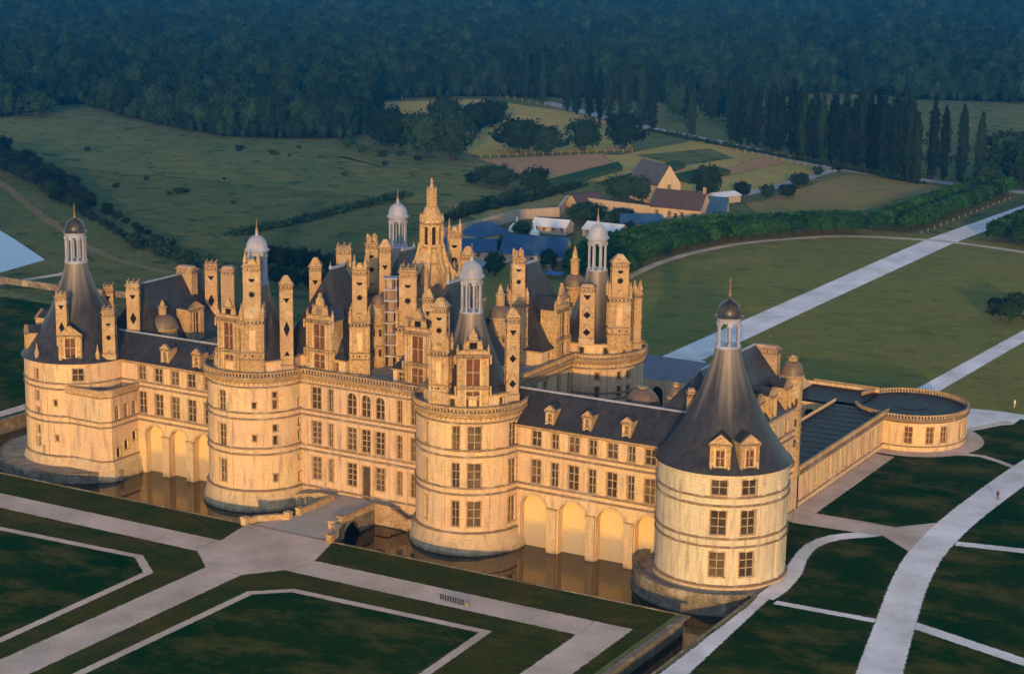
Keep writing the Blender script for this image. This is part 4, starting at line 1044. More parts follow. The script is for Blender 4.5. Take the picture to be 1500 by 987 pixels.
# left lake
t = NT('lake water'); t.bump(t.noise(.2, 3), .04, .1); LAKE = t.done((.06, .14, .36), .3, .25)  # sky reflection painted as a blue base colour
flat('lake_water', [G(-60, 300), G(0, 338), G(20, 350), G(66, 381), G(0, 400), G(-80, 415)], .09, LAKE, 'blue lake corner at the left edge', soft=0)
ribbon('gravel_path', [G(-60, 424), G(0, 416), G(90, 402), G(112, 396)], 3, .1, GRAVEL, 'lakeside path at the left edge', False)
ribbon('gravel_path', [G(-40, 250), G(0, 268), G(60, 315), G(150, 372), G(250, 400)], 4, .05, grass_mat('worn grass', (.19,.15,.08), (.15,.135,.06), (.24,.18,.10), .05, .6, 2.2), 'worn track beside the dark hedge', rim=1.4)
ribbon('gravel_path', [G(-60, 625), G(0, 607), G(38, 596), G(70, 585)], 3.4, .08, GRAVEL, 'path beyond the left moat', False)

DECK = plain('bridge paving', (.40,.36,.33), .9, .1, .15, 1.5)
# ================================================================== BRIDGE AND FRONT TERRACE
b = tag(empty('bridge', (0, -12, 0)), 'stone bridge with low parapets crossing the moat to the castle door', 'bridge')
def bpart(mb, name):
    o = mb.build(name); o.parent = b; o.matrix_parent_inverse = Matrix.Translation((0, 12, 0)); return o
mb = MB(); fb = plane_map((4.9, -22.5), (0, 1))
BW = 0; B = [op(4.6, 5.0, -3.2, -.6, arch=True, d=.3), op(12.5, 5.0, -3.2, -.6, arch=True, d=.3)]
wall(mb, fb, 0, 19.2, -3.3, .05, B, MOSSY); bpart(mb, 'arch_wall'); mb = MB(); wall(mb, plane_map((-3.6, -3.3), (0, -1)), 0, 19.2, -3.3, .05, [op(6.7, 5, -3.2, -.6, arch=True, d=.3), op(14.6, 5, -3.2, -.6, arch=True, d=.3)], MOSSY)
bpart(mb, 'arch_wall')
mb = MB(); mb.face([(-3.5, -22.4, .11), (4.8, -22.4, .11), (4.8, -.6, .11), (-3.5, -.6, .11)], DECK); bpart(mb, 'deck')
BS = CARVED
def parapet(pts, piers, name='parapet'):
    mb = MB(); sweep(mb, pts, [(-.28, 0), (-.28, .8), (-.36, .84), (-.36, 1.02), (.36, 1.02), (.36, .84), (.28, .8), (.28, 0)], BS)
    o = bpart(mb, name)
    for x, y in piers:
        q = MB(); q.box((x, y, .6), (1.0, 1.0, 1.25), BS); q.box((x, y, 1.3), (1.25, 1.25, .22), BS); r = q.build('pier'); r.parent = o
parapet([(4.9, -13.2), (4.9, -3.4)], [(4.9, -13.4)])
parapet([(-3.6, -3.4), (-3.6, -13.2)], [(-3.6, -13.4)])
parapet([(8.9, -22.0), (8.4, -19.6), (6.8, -17.4), (5.2, -16.4)], [(9.0, -22.3), (5.1, -16.2)])
parapet([(-3.9, -16.4), (-5.4, -17.4), (-7.6, -19.8), (-8.2, -22)], [(-8.3, -22.4), (-3.9, -16.2)])
tr = tag(empty('front_terrace', (0, -2, 0)), 'narrow stone ledge with sloping parapets along the keep front', 'terrace')
def tpart(mb, name):
    o = mb.build(name); o.parent = tr; o.matrix_parent_inverse = Matrix.Translation((0, 2, 0)); return o
mb = MB(); mb.poly([(-11, -3.3), (8.2, -3.3), (8.2, -.35), (-11, -.35)], -3.3, .06, PAVE, CARVED); mb.poly([(8.2, -3.3), (12.6, -3.3), (12.6, -.35), (8.2, -.35)], -3.3, -1.9, PAVE, CARVED); tpart(mb, 'ledge')
def slope_par(a, bb, z0, z1):
    mb = MB(); a, bb = Vector(a), Vector(bb); u = (bb-a).normalized(); n = Vector((u.y, -u.x))*.3
    rows = []
    for p, z in ((a, z0), (bb, z1)): rows.append([(p.x-n.x, p.y-n.y, z-1.2), (p.x-n.x, p.y-n.y, z+.9), (p.x+n.x, p.y+n.y, z+.9), (p.x+n.x, p.y+n.y, z-1.2)])
    mb.grid(rows, BS, True); mb.face(rows[0], BS); mb.face(rows[1], BS); tpart(mb, 'parapet')
slope_par((5.3, -3.5), (8.0, -3.5), .05, .05); slope_par((8.0, -3.5), (12.0, -3.5), .05, -1.9); slope_par((-4.0, -3.5), (-6.6, -3.5), .05, .05); slope_par((-6.6, -3.5), (-11.5, -3.5), .05, -1.0)
q = MB(); q.box((12.4, -3.5, -1.4), (.8, .8, 1.6), BS); tpart(q, 'pier')

# boundary wall left
def garden_wall(px, h, t, mat, label, cop=TRIM):
    P = [G(*p) for p in px]; P = [(p.x, p.y) for p in P]; mb = MB()
    sweep(mb, P, [(t/2, -.2), (t/2, h), (t/2+.12, h), (t/2+.12, h+.2), (-t/2-.12, h+.2), (-t/2-.12, h), (-t/2, h), (-t/2, -.2)], mat)
    return tag(mb.build('stone_wall'), label, 'wall')
garden_wall([(-60, 410), (0, 414), (90, 427), (190, 437), (345, 452)], 1.5, .8, MOSSY, 'low stone wall running left behind the far tower')
# ================================================================== TREES
def rnd_dirs(n, g):
    v = g.normal(size=(n, 3)); return v/np.linalg.norm(v, axis=1)[:, None]
def leaf_mesh(name, shape, n, size, mat, seed, inner=None, clump=14, csize=1.0):
    """many leaf-clump faces spread through a crown; shape(g, n) gives points and outward directions"""
    g = np.random.default_rng(seed); k = max(1, n//clump)
    C, D = shape(g, k)
    P = np.repeat(C, clump, 0)+g.normal(size=(k*clump, 3))*csize; Dn = np.repeat(D, clump, 0)+g.normal(size=(k*clump, 3))*.55+np.array([0, 0, .25])
    Dn /= np.linalg.norm(Dn, axis=1)[:, None]
    t = np.cross(Dn, rnd_dirs(len(Dn), g)); t /= np.linalg.norm(t, axis=1)[:, None]; b2 = np.cross(Dn, t)
    s = size*g.uniform(.6, 1.3, (len(P), 1))
    V = np.stack([P-t*s-b2*s*.6, P+t*s-b2*s*.5, P+t*s*.7+b2*s*.7, P-t*s*.6+b2*s*.8], 1).reshape(-1, 3)
    V[:, 2] = np.maximum(V[:, 2], .25)
    F = [tuple(range(i*4, i*4+4)) for i in range(len(P))]
    vs = [tuple(x) for x in V]
    if inner is not None:
        iv, if_ = inner; o = len(vs); vs += iv; F += [tuple(o+i for i in f) for f in if_]
    me = bpy.data.meshes.new(name); me.from_pydata(vs, [], F); me.materials.append(mat); me.update(); return me
def core(c, r, seed=0, nu=10, nv=7):
    g = np.random.default_rng(seed); vs = []; fs = []
    for j in range(nv+1):
        ph = math.pi*j/nv
        for i in range(nu):
            th = 2*math.pi*i/nu; k = 1+.18*g.normal() if 0 < j < nv else 1; k = min(max(k, .7), 1.25)
            vs.append((c[0]+r[0]*k*math.sin(ph)*math.cos(th), c[1]+r[1]*k*math.sin(ph)*math.sin(th), c[2]-r[2]*math.cos(ph)*min(k, 1.1)))
    for j in range(nv):
        for i in range(nu): fs.append((j*nu+i, j*nu+(i+1) % nu, (j+1)*nu+(i+1) % nu, (j+1)*nu+i))
    return vs, fs
def ell(c, r, lobes=7, seed=1, top=-.5):
    g0 = np.random.default_rng(seed); L = rnd_dirs(lobes, g0); L[:, 2] = np.abs(L[:, 2])*.9-.1
    def shape(g, n):
        d = rnd_dirs(n*2, g); d = d[d[:, 2] > top][:n]
        k = .78+.30*np.max(np.clip(d@L.T, 0, 1)**5, axis=1)+g.normal(size=len(d))*.05
        k *= np.where(g.random(len(d)) < .2, .75, 1)
        P = np.array(c)+d*np.array(r)*k[:, None]; return P, d
    return shape
def round_tree_mesh(name, h, w, seed, n=700, size=.55, mat=None):
    c = (0, 0, h*.53); r = (w/2, w/2, h*.47)
    def sh(g, k):
        P, D = ell(c, r, 9, seed, -.92)(g, k); return P, D
    me = leaf_mesh(name, lambda g, k: sh(g, k), n, size, mat or LEAF, seed, core(c, (r[0]*.72, r[1]*.72, r[2]*.76), seed), 14, w*.055); return me
def poplar_mesh(name, h, w, seed, n=1500, mat=None):
    def sh(g, k):
        z = g.uniform(.02, 1, k); prof = np.interp(z, [0, .08, .3, .6, .85, 1], [.45, .75, 1, .85, .5, .05])
        th = g.uniform(0, 2*np.pi, k); wob = .8+.25*np.sin(th*3+z*17+seed)+g.normal(size=k)*.1
        r = w/2*prof*wob; P = np.stack([r*np.cos(th), r*np.sin(th), 1.2+z*(h-1.2)], 1)
        D = np.stack([np.cos(th), np.sin(th), np.full(k, .9)], 1); D /= np.linalg.norm(D, axis=1)[:, None]; return P, D
    return leaf_mesh(name, sh, n, .42, mat or LEAF_P, seed, core((0, 0, h*.48), (w*.33, w*.33, h*.46), seed, 8, 12), 12, .35)
def box_tree_mesh(name, w, h0, h1, seed, n=900):
    def sh(g, k):
        d = g.uniform(-1, 1, (k, 3)); a = np.argmax(np.abs(d), 1); d[np.arange(k), a] = np.sign(d[np.arange(k), a])
        low = (a == 2) & (d[:, 2] < 0); d[low, 2] *= -1
        k2 = (np.abs(d)**5).sum(1)**.2; P = d/k2[:, None]*np.array([w/2, w/2, (h1-h0)/2])+np.array([0, 0, (h0+h1)/2])
        return P, d/np.linalg.norm(d, axis=1)[:, None]
    return leaf_mesh(name, sh, n, .36, LEAF_L, seed, core((0, 0, (h0+h1)/2), (w*.47, w*.47, (h1-h0)*.5), seed), 10, .28)
def trunk_mesh(name, h, r, limbs=4, seed=0):
    g = random.Random(seed); mb = MB()
    mb.lathe((0, 0), [(r*1.5, -.3), (r*1.1, .4), (r*.85, h*.5), (r*.5, h)], BARK, 8)
    for k in range(limbs):
        a = 2*math.pi*k/limbs+g.random(); z0 = h*(.5+.12*k/limbs*2); d = Vector((math.cos(a), math.sin(a), .8)).normalized(); L = h*.55
        u = Vector((-math.sin(a), math.cos(a), 0))*r*.35; v = d.cross(u).normalized()*r*.35; p0 = Vector((0, 0, z0)); p1 = p0+d*L
        rows = [[p0+u, p0+v, p0-u, p0-v], [p1+u*.4, p1+v*.4, p1-u*.4, p1-v*.4]]; mb.grid(rows, BARK, True)
    me = bpy.data.meshes.new(name); me.from_pydata(mb.v, [], mb.f); me.materials.append(BARK); me.update(); return me
TREES = dict(
  pop=[(poplar_mesh('poplar_crown', 1*26, 6.6, s), trunk_mesh('poplar_trunk', 14, .5, 3, s)) for s in (1, 2, 3)],
  rnd=[(round_tree_mesh('crown', 13, 12, s, 1300, .5), trunk_mesh('trunk', 7, .45, 5, s)) for s in (11, 12, 13)],
  lime=[(box_tree_mesh('clipped_crown', 6.3, 2.0, 5.9, s), trunk_mesh('clipped_trunk', 3.2, .22, 0, s)) for s in (21, 22)],
  bush=[(round_tree_mesh('bush_crown', 4, 5, s, 420, .32), trunk_mesh('bush_stem', 1.6, .12, 4, s)) for s in (31, 32)])
def plant(kind, x, y, s, name, label, cat, group=None, sz=1.0, trunk=True, mat=None):
    me, tm = TREES[kind][rng.randrange(len(TREES[kind]))]
    t = empty(name, (x, y, 0), rng.uniform(0, 6.28)); t.scale = (s, s, s*sz); tag(t, label, cat, group)
    c = bpy.data.objects.new('crown', me); SC.collection.objects.link(c); c.parent = t
    if mat: 
        c.material_slots[0].link = 'OBJECT'; c.material_slots[0].material = mat
    if trunk:
        k = bpy.data.objects.new('trunk', tm); SC.collection.objects.link(k); k.parent = t
    return t
# poplars: measured feet (x px, foot y px, top y px)
pops = [(722, 137, 78), (736, 140, 74), (752, 143, 72), (768, 146, 70), (784, 150, 75), (797, 153, 82), (828, 163, 92), (846, 168, 90), (862, 172, 86), (878, 176, 88), (894, 179, 92), (910, 182, 96), (936, 189, 98), (952, 192, 100), (1009, 199, 120)]
for k in range(8): pops.append((1066+k*11, 208+k*2.4, 128+(k % 3)*3))
for k in range(23): pops.append((1158+k*8.1, 228+k*1.55+(k > 15)*(k-15)*1.0, 132+k*.8+(k % 4)*3.2-(k in (20, 22))*5))
for px, fy, ty in pops:
    p = G(px, fy); D = (p-CPOS).length; h = (fy-ty)*D/CAM['f']*1.04*rng.choice([.84, .94, 1, 1.04, 1.08])
    if D > 1600: continue
    s = h/26; t = plant('pop', p.x+rng.uniform(-1, 1), p.y+rng.uniform(-2, 2), s, 'poplar_tree', 'tall slim dark poplar in the long row beside the country road', 'tree', 'poplars along the country road')
    t.scale = (s*.78*rng.uniform(.9, 1.15), s*.78*rng.uniform(.9, 1.15), s)
for px, fy, ty, lb in ((1364, 263, 150, 'tallest lone poplar, left of a close pair past the row end'), (1381, 264, 158, 'slimmer lone poplar, right of a close pair past the row end'), (1407, 268, 157, 'single poplar standing apart right of the close pair'), (1434, 268, 168, 'last poplar, half hidden by a broad dark tree at right')):
    p = G(px, fy); D = (p-CPOS).length; h = (fy-ty)*D/CAM['f']; s = h/26; t = plant('pop', p.x, p.y, s, 'poplar_tree', lb, 'tree', 'lone poplars'); t.scale = (s*.72, s*.72, s)
# clipped lime trees
def along(pts, step, off=0.0):
    P = offset(pts, off, False) if off else pts; acc = 0; out = []
    for a, c in plen(P, False):
        L = (c-a).length; t = (-acc) % step
        while t < L: out.append(a+(c-a)*(t/L)); t += step
        acc = (acc+L) % step
    return out
ov = [(-50, 212), (-54.6, 224.5), (-56.2, 240), (-54.9, 252), (-52.5, 266), (-49.3, 279), (-44.5, 289.5), (-38.8, 298.3), (-32.5, 306.5), (-26, 313), (-19, 317.5)]
for off, lb, gr in ((-4.2, 'clipped lime tree in the front row along the curved path', 'front row of clipped limes by the curved path'), (-11.5, 'clipped lime tree in the second row along the curved path', 'second row of clipped limes by the curved path'), (-18.0, 'clipped lime tree in the back row nearest the village street', 'back row of clipped limes by the curved path')):
    for p in along(ov, 5.2, off):
        if off < -15 and p.y > 300: continue
        plant('lime', p.x, p.y, 1.0, 'lime_tree', lb, 'tree', gr)
for x, lb, gr, y0 in ((-12.5, 'clipped lime tree nearest the left edge of the straight road', 'inner left avenue limes', 332), (-21, 'clipped lime tree in the outer left row of the avenue', 'outer left avenue limes', 327), (17.5, 'clipped lime tree nearest the right edge of the straight road', 'inner right avenue limes', 330), (26, 'clipped lime tree in the outer right row of the avenue', 'outer right avenue limes', 326)):
    for y in np.arange(y0, 440, 5.4): plant('lime', x+(y-320)*.03, y, 1.0, 'lime_tree', lb, 'tree', gr)
for p, lb in ((G(1465, 470), 'clipped lime tree at the left end of the right-edge clump'), (G(1488, 462), 'clipped lime tree at the right end of the right-edge clump'), (G(1478, 474), 'clipped lime tree in front in the right-edge clump')):
    plant('lime', p.x, p.y, .9, 'lime_tree', lb, 'tree', mat=LEAF)
# individual round trees and bushes: (px, foot py, width px, height px, label)
BIG = [
 (560, 222, 70, 55, 'dark bushy tree at the left of the meadow grove'), (545, 208, 40, 40, 'small dark tree beside the meadow grove'), (612, 232, 62, 58, 'broad dark tree in the middle of the meadow grove'), (642, 200, 50, 50, 'tall pale-topped tree rising above the meadow grove'),
 (655, 237, 60, 62, 'dark tree at the right front of the meadow grove'), (690, 200, 40, 42, 'dark round tree behind the meadow grove'), (712, 187, 55, 34, 'wide spreading tree in the pale field'), (748, 226, 72, 44, 'broad olive tree at the left of the field row'), (790, 228, 60, 36, 'low dark tree in the middle of the field row'),
 (848, 223, 52, 42, 'round tree right of centre in the field row'), (906, 221, 56, 46, 'large round tree at the right end of the field row'), (720, 276, 60, 28, 'dark thicket tree above the village'), (690, 270, 26, 14, 'small shrubby tree left of the dark thicket'), (778, 287, 42, 36, 'round tree beside the garden lane'),
 (905, 297, 50, 34, 'dark tree left of the farm garden'), (935, 298, 45, 34, 'dark tree beside the farm gable'), (1030, 292, 42, 42, 'rounded tree behind the farmhouse'), (1084, 290, 26, 20, 'small round tree right of the farm'), (1122, 290, 22, 16, 'small tree left in the lane row'), (1150, 291, 26, 18, 'small tree in the middle of the lane row'), (1168, 275, 28, 18, 'small tree right in the lane row'), (1197, 258, 16, 12, 'little tree at the end of the lane'),
 (1470, 268, 80, 62, 'big dark broadleaf tree at the right edge'), (1496, 278, 60, 60, 'dark broadleaf tree cut by the right edge'), (1440, 278, 40, 36, 'dark tree at the end of the avenue'),
 (990, 178, 40, 46, 'dark tree behind the lone poplar by the road'), (1040, 182, 40, 48, 'dark tree between the poplar rows'), (40, 172, 60, 30, 'dark bush at the left forest edge'), (235, 186, 46, 30, 'dark bush jutting from the forest edge'),
 (760, 345, 30, 18, 'round garden tree behind the white shed'), (850, 330, 60, 26, 'leafy tree between the two white sheds'), (905, 330, 40, 20, 'leafy tree in front of the long garden wall'), (920, 345, 16, 18, 'small tree in front of the blue-roofed shed'), (880, 344, 16, 22, 'narrow tree left of the blue-roofed shed'),
 (640, 40, 30, 20, 'distant tree standing above the forest'), (665, 415, 26, 40, 'dark tree just behind the keep chimneys'), (720, 405, 30, 30, 'dark tree behind the stable barn corner'), (800, 400, 26, 30, 'dark tree behind the rear keep turret'), (735, 372, 36, 22, 'trimmed tree in front of the long blue barn'), (690, 372, 30, 18, 'trimmed tree in front of the short blue barn'),
]
for px, fy, wpx, hpx, lb in BIG:
    p = G(px, fy); D = (p-CPOS).length
    if D > 1500: continue
    k = D/CAM['f']; wd, hh = wpx*k, hpx*k*1.18; kind = 'rnd' if hh > 5 else 'bush'
    bw, bh = (12, 13) if kind == 'rnd' else (5, 4)
    t = plant(kind, p.x, p.y+wd*.3, 1, 'broadleaf_tree' if kind == 'rnd' else 'shrub', lb, 'tree' if kind == 'rnd' else 'shrub'); t.scale = (wd/bw, wd/bw, hh/bh)
# small scattered meadow bushes
for px, fy, wpx in ((350, 222, 14), (398, 226, 10), (405, 228, 8), (438, 218, 7), (424, 230, 6), (468, 232, 6), (170, 275, 10), (262, 284, 14), (272, 283, 10), (248, 286, 8), (342, 299, 8), (505, 258, 10), (510, 215, 22), (530, 224, 16), (560, 230, 14), (586, 229, 12), (564, 243, 10), (612, 236, 12), (128, 222, 10), (214, 264, 8), (328, 264, 6)):
    p = G(px, fy); k = (p-CPOS).length/CAM['f']; s = wpx*k/5
    plant('bush', p.x, p.y, s, 'meadow_bush', 'small dark bush dotted about the open meadow', 'bush', 'bushes scattered over the meadow', sz=.9)
# dark tree belt along the left canal
belt = [G(-30, 232), G(40, 256), G(100, 292), G(160, 330), G(200, 350), G(232, 368)]
bp = [(p.x, p.y) for p in belt]
for off, lb in ((-4, 'dark tree in the rear line of the canal-side belt'), (3, 'dark tree in the front line of the canal-side belt')):
    for i, p in enumerate(along(bp, 9, off)):
        f_ = min(1, i/20); t = plant('rnd', p.x+rng.uniform(-2, 2), p.y+rng.uniform(-2, 2), 1, 'belt_tree', lb, 'tree', 'dark belt of trees left of the castle'); s = (.95-.68*f_)*rng.uniform(.8, 1.15); t.scale = (s, s, s*.72)
        c = [o for o in t.children if o.name.startswith('crown')][0]; c.material_slots[0].link = 'OBJECT'; c.material_slots[0].material = LEAF_P
# dark grove behind the keep roofs
for px, fy, hp in ((395, 392, 34), (418, 396, 36), (440, 398, 36), (462, 402, 36), (485, 404, 34), (508, 406, 30), (405, 418, 30), (430, 422, 30), (455, 424, 30), (480, 425, 28), (372, 402, 28)):
    p = G(px, fy); k = (p-CPOS).length/CAM['f']; t = plant('rnd', p.x, p.y, 1, 'grove_tree', 'dark round tree in the grove seen between keep chimneys', 'tree', 'grove behind the keep'); s = hp*k/13; t.scale = (s*.95, s*.95, s)
    c = [o for o in t.children if o.name.startswith('crown')][0]; c.material_slots[0].link = 'OBJECT'; c.material_slots[0].material = LEAF_P

# low hedge and reed lines across the meadow
def hedge_line(px, w, h, n, label, mat=LEAF, name='hedge_strip'):
    P = [G(*p) for p in px]; P = [(p.x, p.y) for p in P]; g = np.random.default_rng(len(px)+n); Q = along(P, 1.0)
    Q = np.array([(q.x, q.y) for q in Q])
    def sh(gg_, k):
        q = Q[gg_.integers(0, len(Q), k)]+gg_.normal(size=(k, 2))*w*.3; z = gg_.uniform(.1, 1, k)*h*(.6+.4*np.sin(q[:, 0]*.15)*np.cos(q[:, 1]*.11)); P3 = np.column_stack([q, z]); d = rnd_dirs(k, gg_); d[:, 2] = np.abs(d[:, 2])+.6; return P3, d/np.linalg.norm(d, axis=1)[:, None]
    me = leaf_mesh(name, sh, n, .55, mat, n, None, 8, .5); o = bpy.data.objects.new(name, me); SC.collection.objects.link(o); return struct(o, label, 'stuff')
hedge_line([(340, 345), (440, 325), (520, 304), (592, 287)], 5, 1.3, 5000, 'dark reedy ditch line curving across the meadow')
hedge_line([(640, 325), (720, 305), (790, 290), (850, 272)], 5, 1.6, 5000, 'low hedge line above the village wall')
hedge_line([(300, 392), (250, 372), (200, 352)], 7, 2.5, 3500, 'dark scrub trailing from the tree belt')
hedge_line([(680, 308), (760, 283)], 6, 1.4, 2200, 'dark scrub line below the thicket')
hedge_line([(950, 192), (1100, 222), (1250, 250), (1350, 270)], 3, 1.2, 5000, 'low dark hedge below the country road')
# ---- the forest: one mass, instanced crowns on a point mesh
def inside(x, y, P):
    n = len(P); c = False; j = n-1
    for i in range(n):
        if (P[i][1] > y) != (P[j][1] > y) and x < (P[j][0]-P[i][0])*(y-P[i][1])/(P[j][1]-P[i][1])+P[i][0]: c = not c
        j = i
    return c
edge_px = [(-160, 150), (0, 172), (30, 168), (60, 156), (130, 152), (190, 172), (235, 182), (290, 192), (330, 200), (420, 203), (505, 203), (532, 196), (545, 172), (535, 150), (600, 143), (700, 141), (780, 143), (860, 143), (960, 150), (1010, 152), (1060, 150), (1200, 136), (1240, 138), (1300, 140), (1340, 146), (1420, 148), (1500, 152), (1640, 156)]
poly = [(p.x, p.y) for p in (G(*q) for q in edge_px)]
far_px = [(1700, -2), (750, -14), (-220, -30)]
poly2 = poly+[(p.x, p.y) for p in (G(1720, 8), G(750, -18), G(-240, -40))]
clear = [[(p.x, p.y) for p in (G(*q) for q in c)] for c in ([(-60, 120), (0, 118), (60, 122), (130, 135), (60, 150), (-60, 155)], [(1195, 118), (1265, 118), (1280, 132), (1215, 138)], [(960, 138), (1065, 134), (1060, 150), (965, 152)])]
pts = []; xs = [q[0] for q in poly2]; ys = [q[1] for q in poly2]
gg = np.random.default_rng(5)
st = 7.4; y = min(ys)
while y < max(ys):
    stp = st*(1+max(0, (y-900))/2600)
    x = min(xs)
    while x < max(xs):
        X, Y = x+gg.uniform(-.42, .42)*stp, y+gg.uniform(-.42, .42)*stp
        if inside(X, Y, poly2) and not any(inside(X, Y, c) for c in clear) and gg.random() > .05: pts.append((X, Y, stp/st))
        x += stp
    y += stp*.9
ne = [(p.x, p.y) for p in (G(*q) for q in edge_px)]
for q in along(ne, 4.5, 3.0): pts.append((q.x+gg.uniform(-2, 2), q.y+gg.uniform(-3, 2), gg.uniform(.3, .55)))
for q in along(ne, 7, -3.0): pts.append((q.x+gg.uniform(-2, 2), q.y+gg.uniform(-2, 2), gg.uniform(.6, .95)))
FT = []
for s in (41, 42, 43, 44):
    h = (17, 19, 16, 20)[s-41]; me = round_tree_mesh('forest_crown', h, (11, 10, 12, 9)[s-41], s, 1150, .5); o = bpy.data.objects.new('forest_crown_kind', me); FT.append(o)
me = bpy.data.meshes.new('forest'); me.from_pydata([(x, y, 0) for x, y, s in pts], [], [])
a1 = me.attributes.new('tree_scale', 'FLOAT', 'POINT'); a1.data.foreach_set('value', [float(s*gg.choice([.5, .7, .8, .9, 1.1])*gg.uniform(.88, 1.12)) for x, y, s in pts])
a2 = me.attributes.new('tree_rot', 'FLOAT', 'POINT'); a2.data.foreach_set('value', [float(gg.uniform(0, 6.28)) for _ in pts])
a3 = me.attributes.new('tree_kind', 'INT', 'POINT'); a3.data.foreach_set('value', [int(gg.integers(0, 4)) for _ in pts])
fo = bpy.data.objects.new('forest', me); SC.collection.objects.link(fo); tag(fo, 'vast dark forest filling the land to the top of the view', None, None, 'stuff')
ng = bpy.data.node_groups.new('forest_instances', 'GeometryNodeTree'); ng.interface.new_socket('Geometry', in_out='INPUT', socket_type='NodeSocketGeometry'); ng.interface.new_socket('Geometry', in_out='OUTPUT', socket_type='NodeSocketGeometry')
gi, go = ng.nodes.new('NodeGroupInput'), ng.nodes.new('NodeGroupOutput'); join = ng.nodes.new('GeometryNodeJoinGeometry')
def attr(nm, tp):
    n_ = ng.nodes.new('GeometryNodeInputNamedAttribute'); n_.data_type = tp; n_.inputs['Name'].default_value = nm; return n_.outputs['Attribute']
scl, rot, kin = attr('tree_scale', 'FLOAT'), attr('tree_rot', 'FLOAT'), attr('tree_kind', 'INT')
cx = ng.nodes.new('ShaderNodeCombineXYZ'); ng.links.new(rot, cx.inputs[2])
for i, o in enumerate(FT):
    oi = ng.nodes.new('GeometryNodeObjectInfo'); oi.inputs['Object'].default_value = o; oi.inputs['As Instance'].default_value = True
    cmp_ = ng.nodes.new('FunctionNodeCompare'); cmp_.data_type = 'INT'; cmp_.operation = 'EQUAL'; ng.links.new(kin, cmp_.inputs[2]); cmp_.inputs[3].default_value = i
    ip = ng.nodes.new('GeometryNodeInstanceOnPoints'); ng.links.new(gi.outputs[0], ip.inputs['Points']); ng.links.new(cmp_.outputs[0], ip.inputs['Selection']); ng.links.new(oi.outputs['Geometry'], ip.inputs['Instance'])
    ng.links.new(cx.outputs[0], ip.inputs['Rotation']); ng.links.new(scl, ip.inputs['Scale']); ng.links.new(ip.outputs[0], join.inputs[0])
ng.links.new(join.outputs[0], go.inputs[0])
md = fo.modifiers.new('trees', 'NODES'); md.node_group = ng
print('forest trees', len(pts))
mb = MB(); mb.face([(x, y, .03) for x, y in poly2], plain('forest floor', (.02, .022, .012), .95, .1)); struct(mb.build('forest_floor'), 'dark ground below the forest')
# ================================================================== VILLAGE
RUBBLE = stone_mat('rubble wall', (.42,.36,.30), (.36,.31,.27), (.26,.22,.19), courses=.05)
GOLDW = stone_mat('golden wall', (.52,.40,.26), (.46,.35,.25), (.38,.29,.2), courses=.05)
def house(name, label, cat, a, bpt, depth, he, hr, wall_m, roof_m, wins=0, chim=0, hip=0.0, door=False, over=.5):
    """front wall runs from a to bpt (left to right as seen), building extends away"""
    a, bpt = Vector((a[0], a[1])), Vector((bpt[0], bpt[1])); L = (bpt-a).length; u = (bpt-a).normalized(); n = Vector((u.y, -u.x))
    H = empty(name, (a.x, a.y, 0), math.atan2(u.y, u.x)); tag(H, label, cat)
    f0 = plane_map((0, 0), (1, 0)); O = []
    for k in range(wins): O.append(op(L*(k+.5)/wins, 1.1, 1.1, min(he-.3, 2.5), rows=2, glass=GLASS, d=.3))
    mb = MB(); wall(mb, f0, 0, L, -.2, he, O, wall_m, depth=.3); wall(mb, plane_map((L, 0), (0, 1)), 0, depth, -.2, he, [], wall_m); wall(mb, plane_map((L, depth), (-1, 0)), 0, L, -.2, he, [], wall_m); wall(mb, plane_map((0, depth), (0, -1)), 0, depth, -.2, he, [], wall_m)
    if hip == 0:
        for x in (0, L): mb.face([(x, 0, he), (x, depth, he), (x, depth/2, hr)], wall_m)
    mb.build('wall', H)
    r = MB(); e = over; k = e*(hr-he)/(depth/2); x0, x1 = -e*.4, L+e*.4
    P = [[(x0, -e, he-k), (x1, -e, he-k), (x1-hip, depth/2, hr), (x0+hip, depth/2, hr)], [(x1, depth+e, he-k), (x0, depth+e, he-k), (x0+hip, depth/2, hr), (x1-hip, depth/2, hr)]]
    for q in P: r.face([(x, y, z+.08) for x, y, z in q], roof_m); r.face([(x, y, z-.1) for x, y, z in q], roof_m)
    if hip: r.face([(x0, -e, he-k+.08), (x0+hip, depth/2, hr+.08), (x0, depth+e, he-k+.08)], roof_m); r.face([(x1, -e, he-k+.08), (x1, depth+e, he-k+.08), (x1-hip, depth/2, hr+.08)], roof_m)
    R = r.build('roof', H)
    for c in range(chim):
        q = MB(); x = L*(.96 if c == 0 else .1); q.box((x, depth/2, hr+.5), (1.0, .8, 2.2), BRICK); q.box((x, depth/2, hr+1.65), (1.2, 1.0, .2), TRIM); q.build('chimney', R)
    for o in O: window(f0, o, H, .3)
    if door:
        q = MB(); q.box((L*.5, -.05, 1.05), (1.1, .12, 2.1), WOODD); q.build('door', H)
    return H
WHITE = plain('white sheet roof', (.62,.64,.70), .5, .4, .1); 
house('barn', 'long barn with a steep sky-tinted slate roof and pale gable', 'barn', G(732, 384), G(826, 391), 9, 3.3, 7.8, RUBBLE, SLATE_B, door=True)
house('stable', 'shorter blue-roofed range meeting the long barn at an angle', 'stable', G(698, 362), G(744, 354), 8, 3.2, 6.4, RUBBLE, SLATE_B, hip=4)
house('stable', 'low blue-roofed range left of the long barn', 'stable', G(642, 380), G(726, 382), 7, 3, 5.8, RUBBLE, SLATE_B, wins=5)
house('shed', 'white-roofed long shed in the garden, left of the pair', 'shed', G(778, 341), G(829, 345), 7, 2.6, 4.4, RUBBLE, WHITE, wins=4)
house('shed', 'white-roofed shed, right of the pair and partly hidden', 'shed', G(853, 346), G(906, 352), 7, 2.6, 4.4, RUBBLE, WHITE, wins=3)
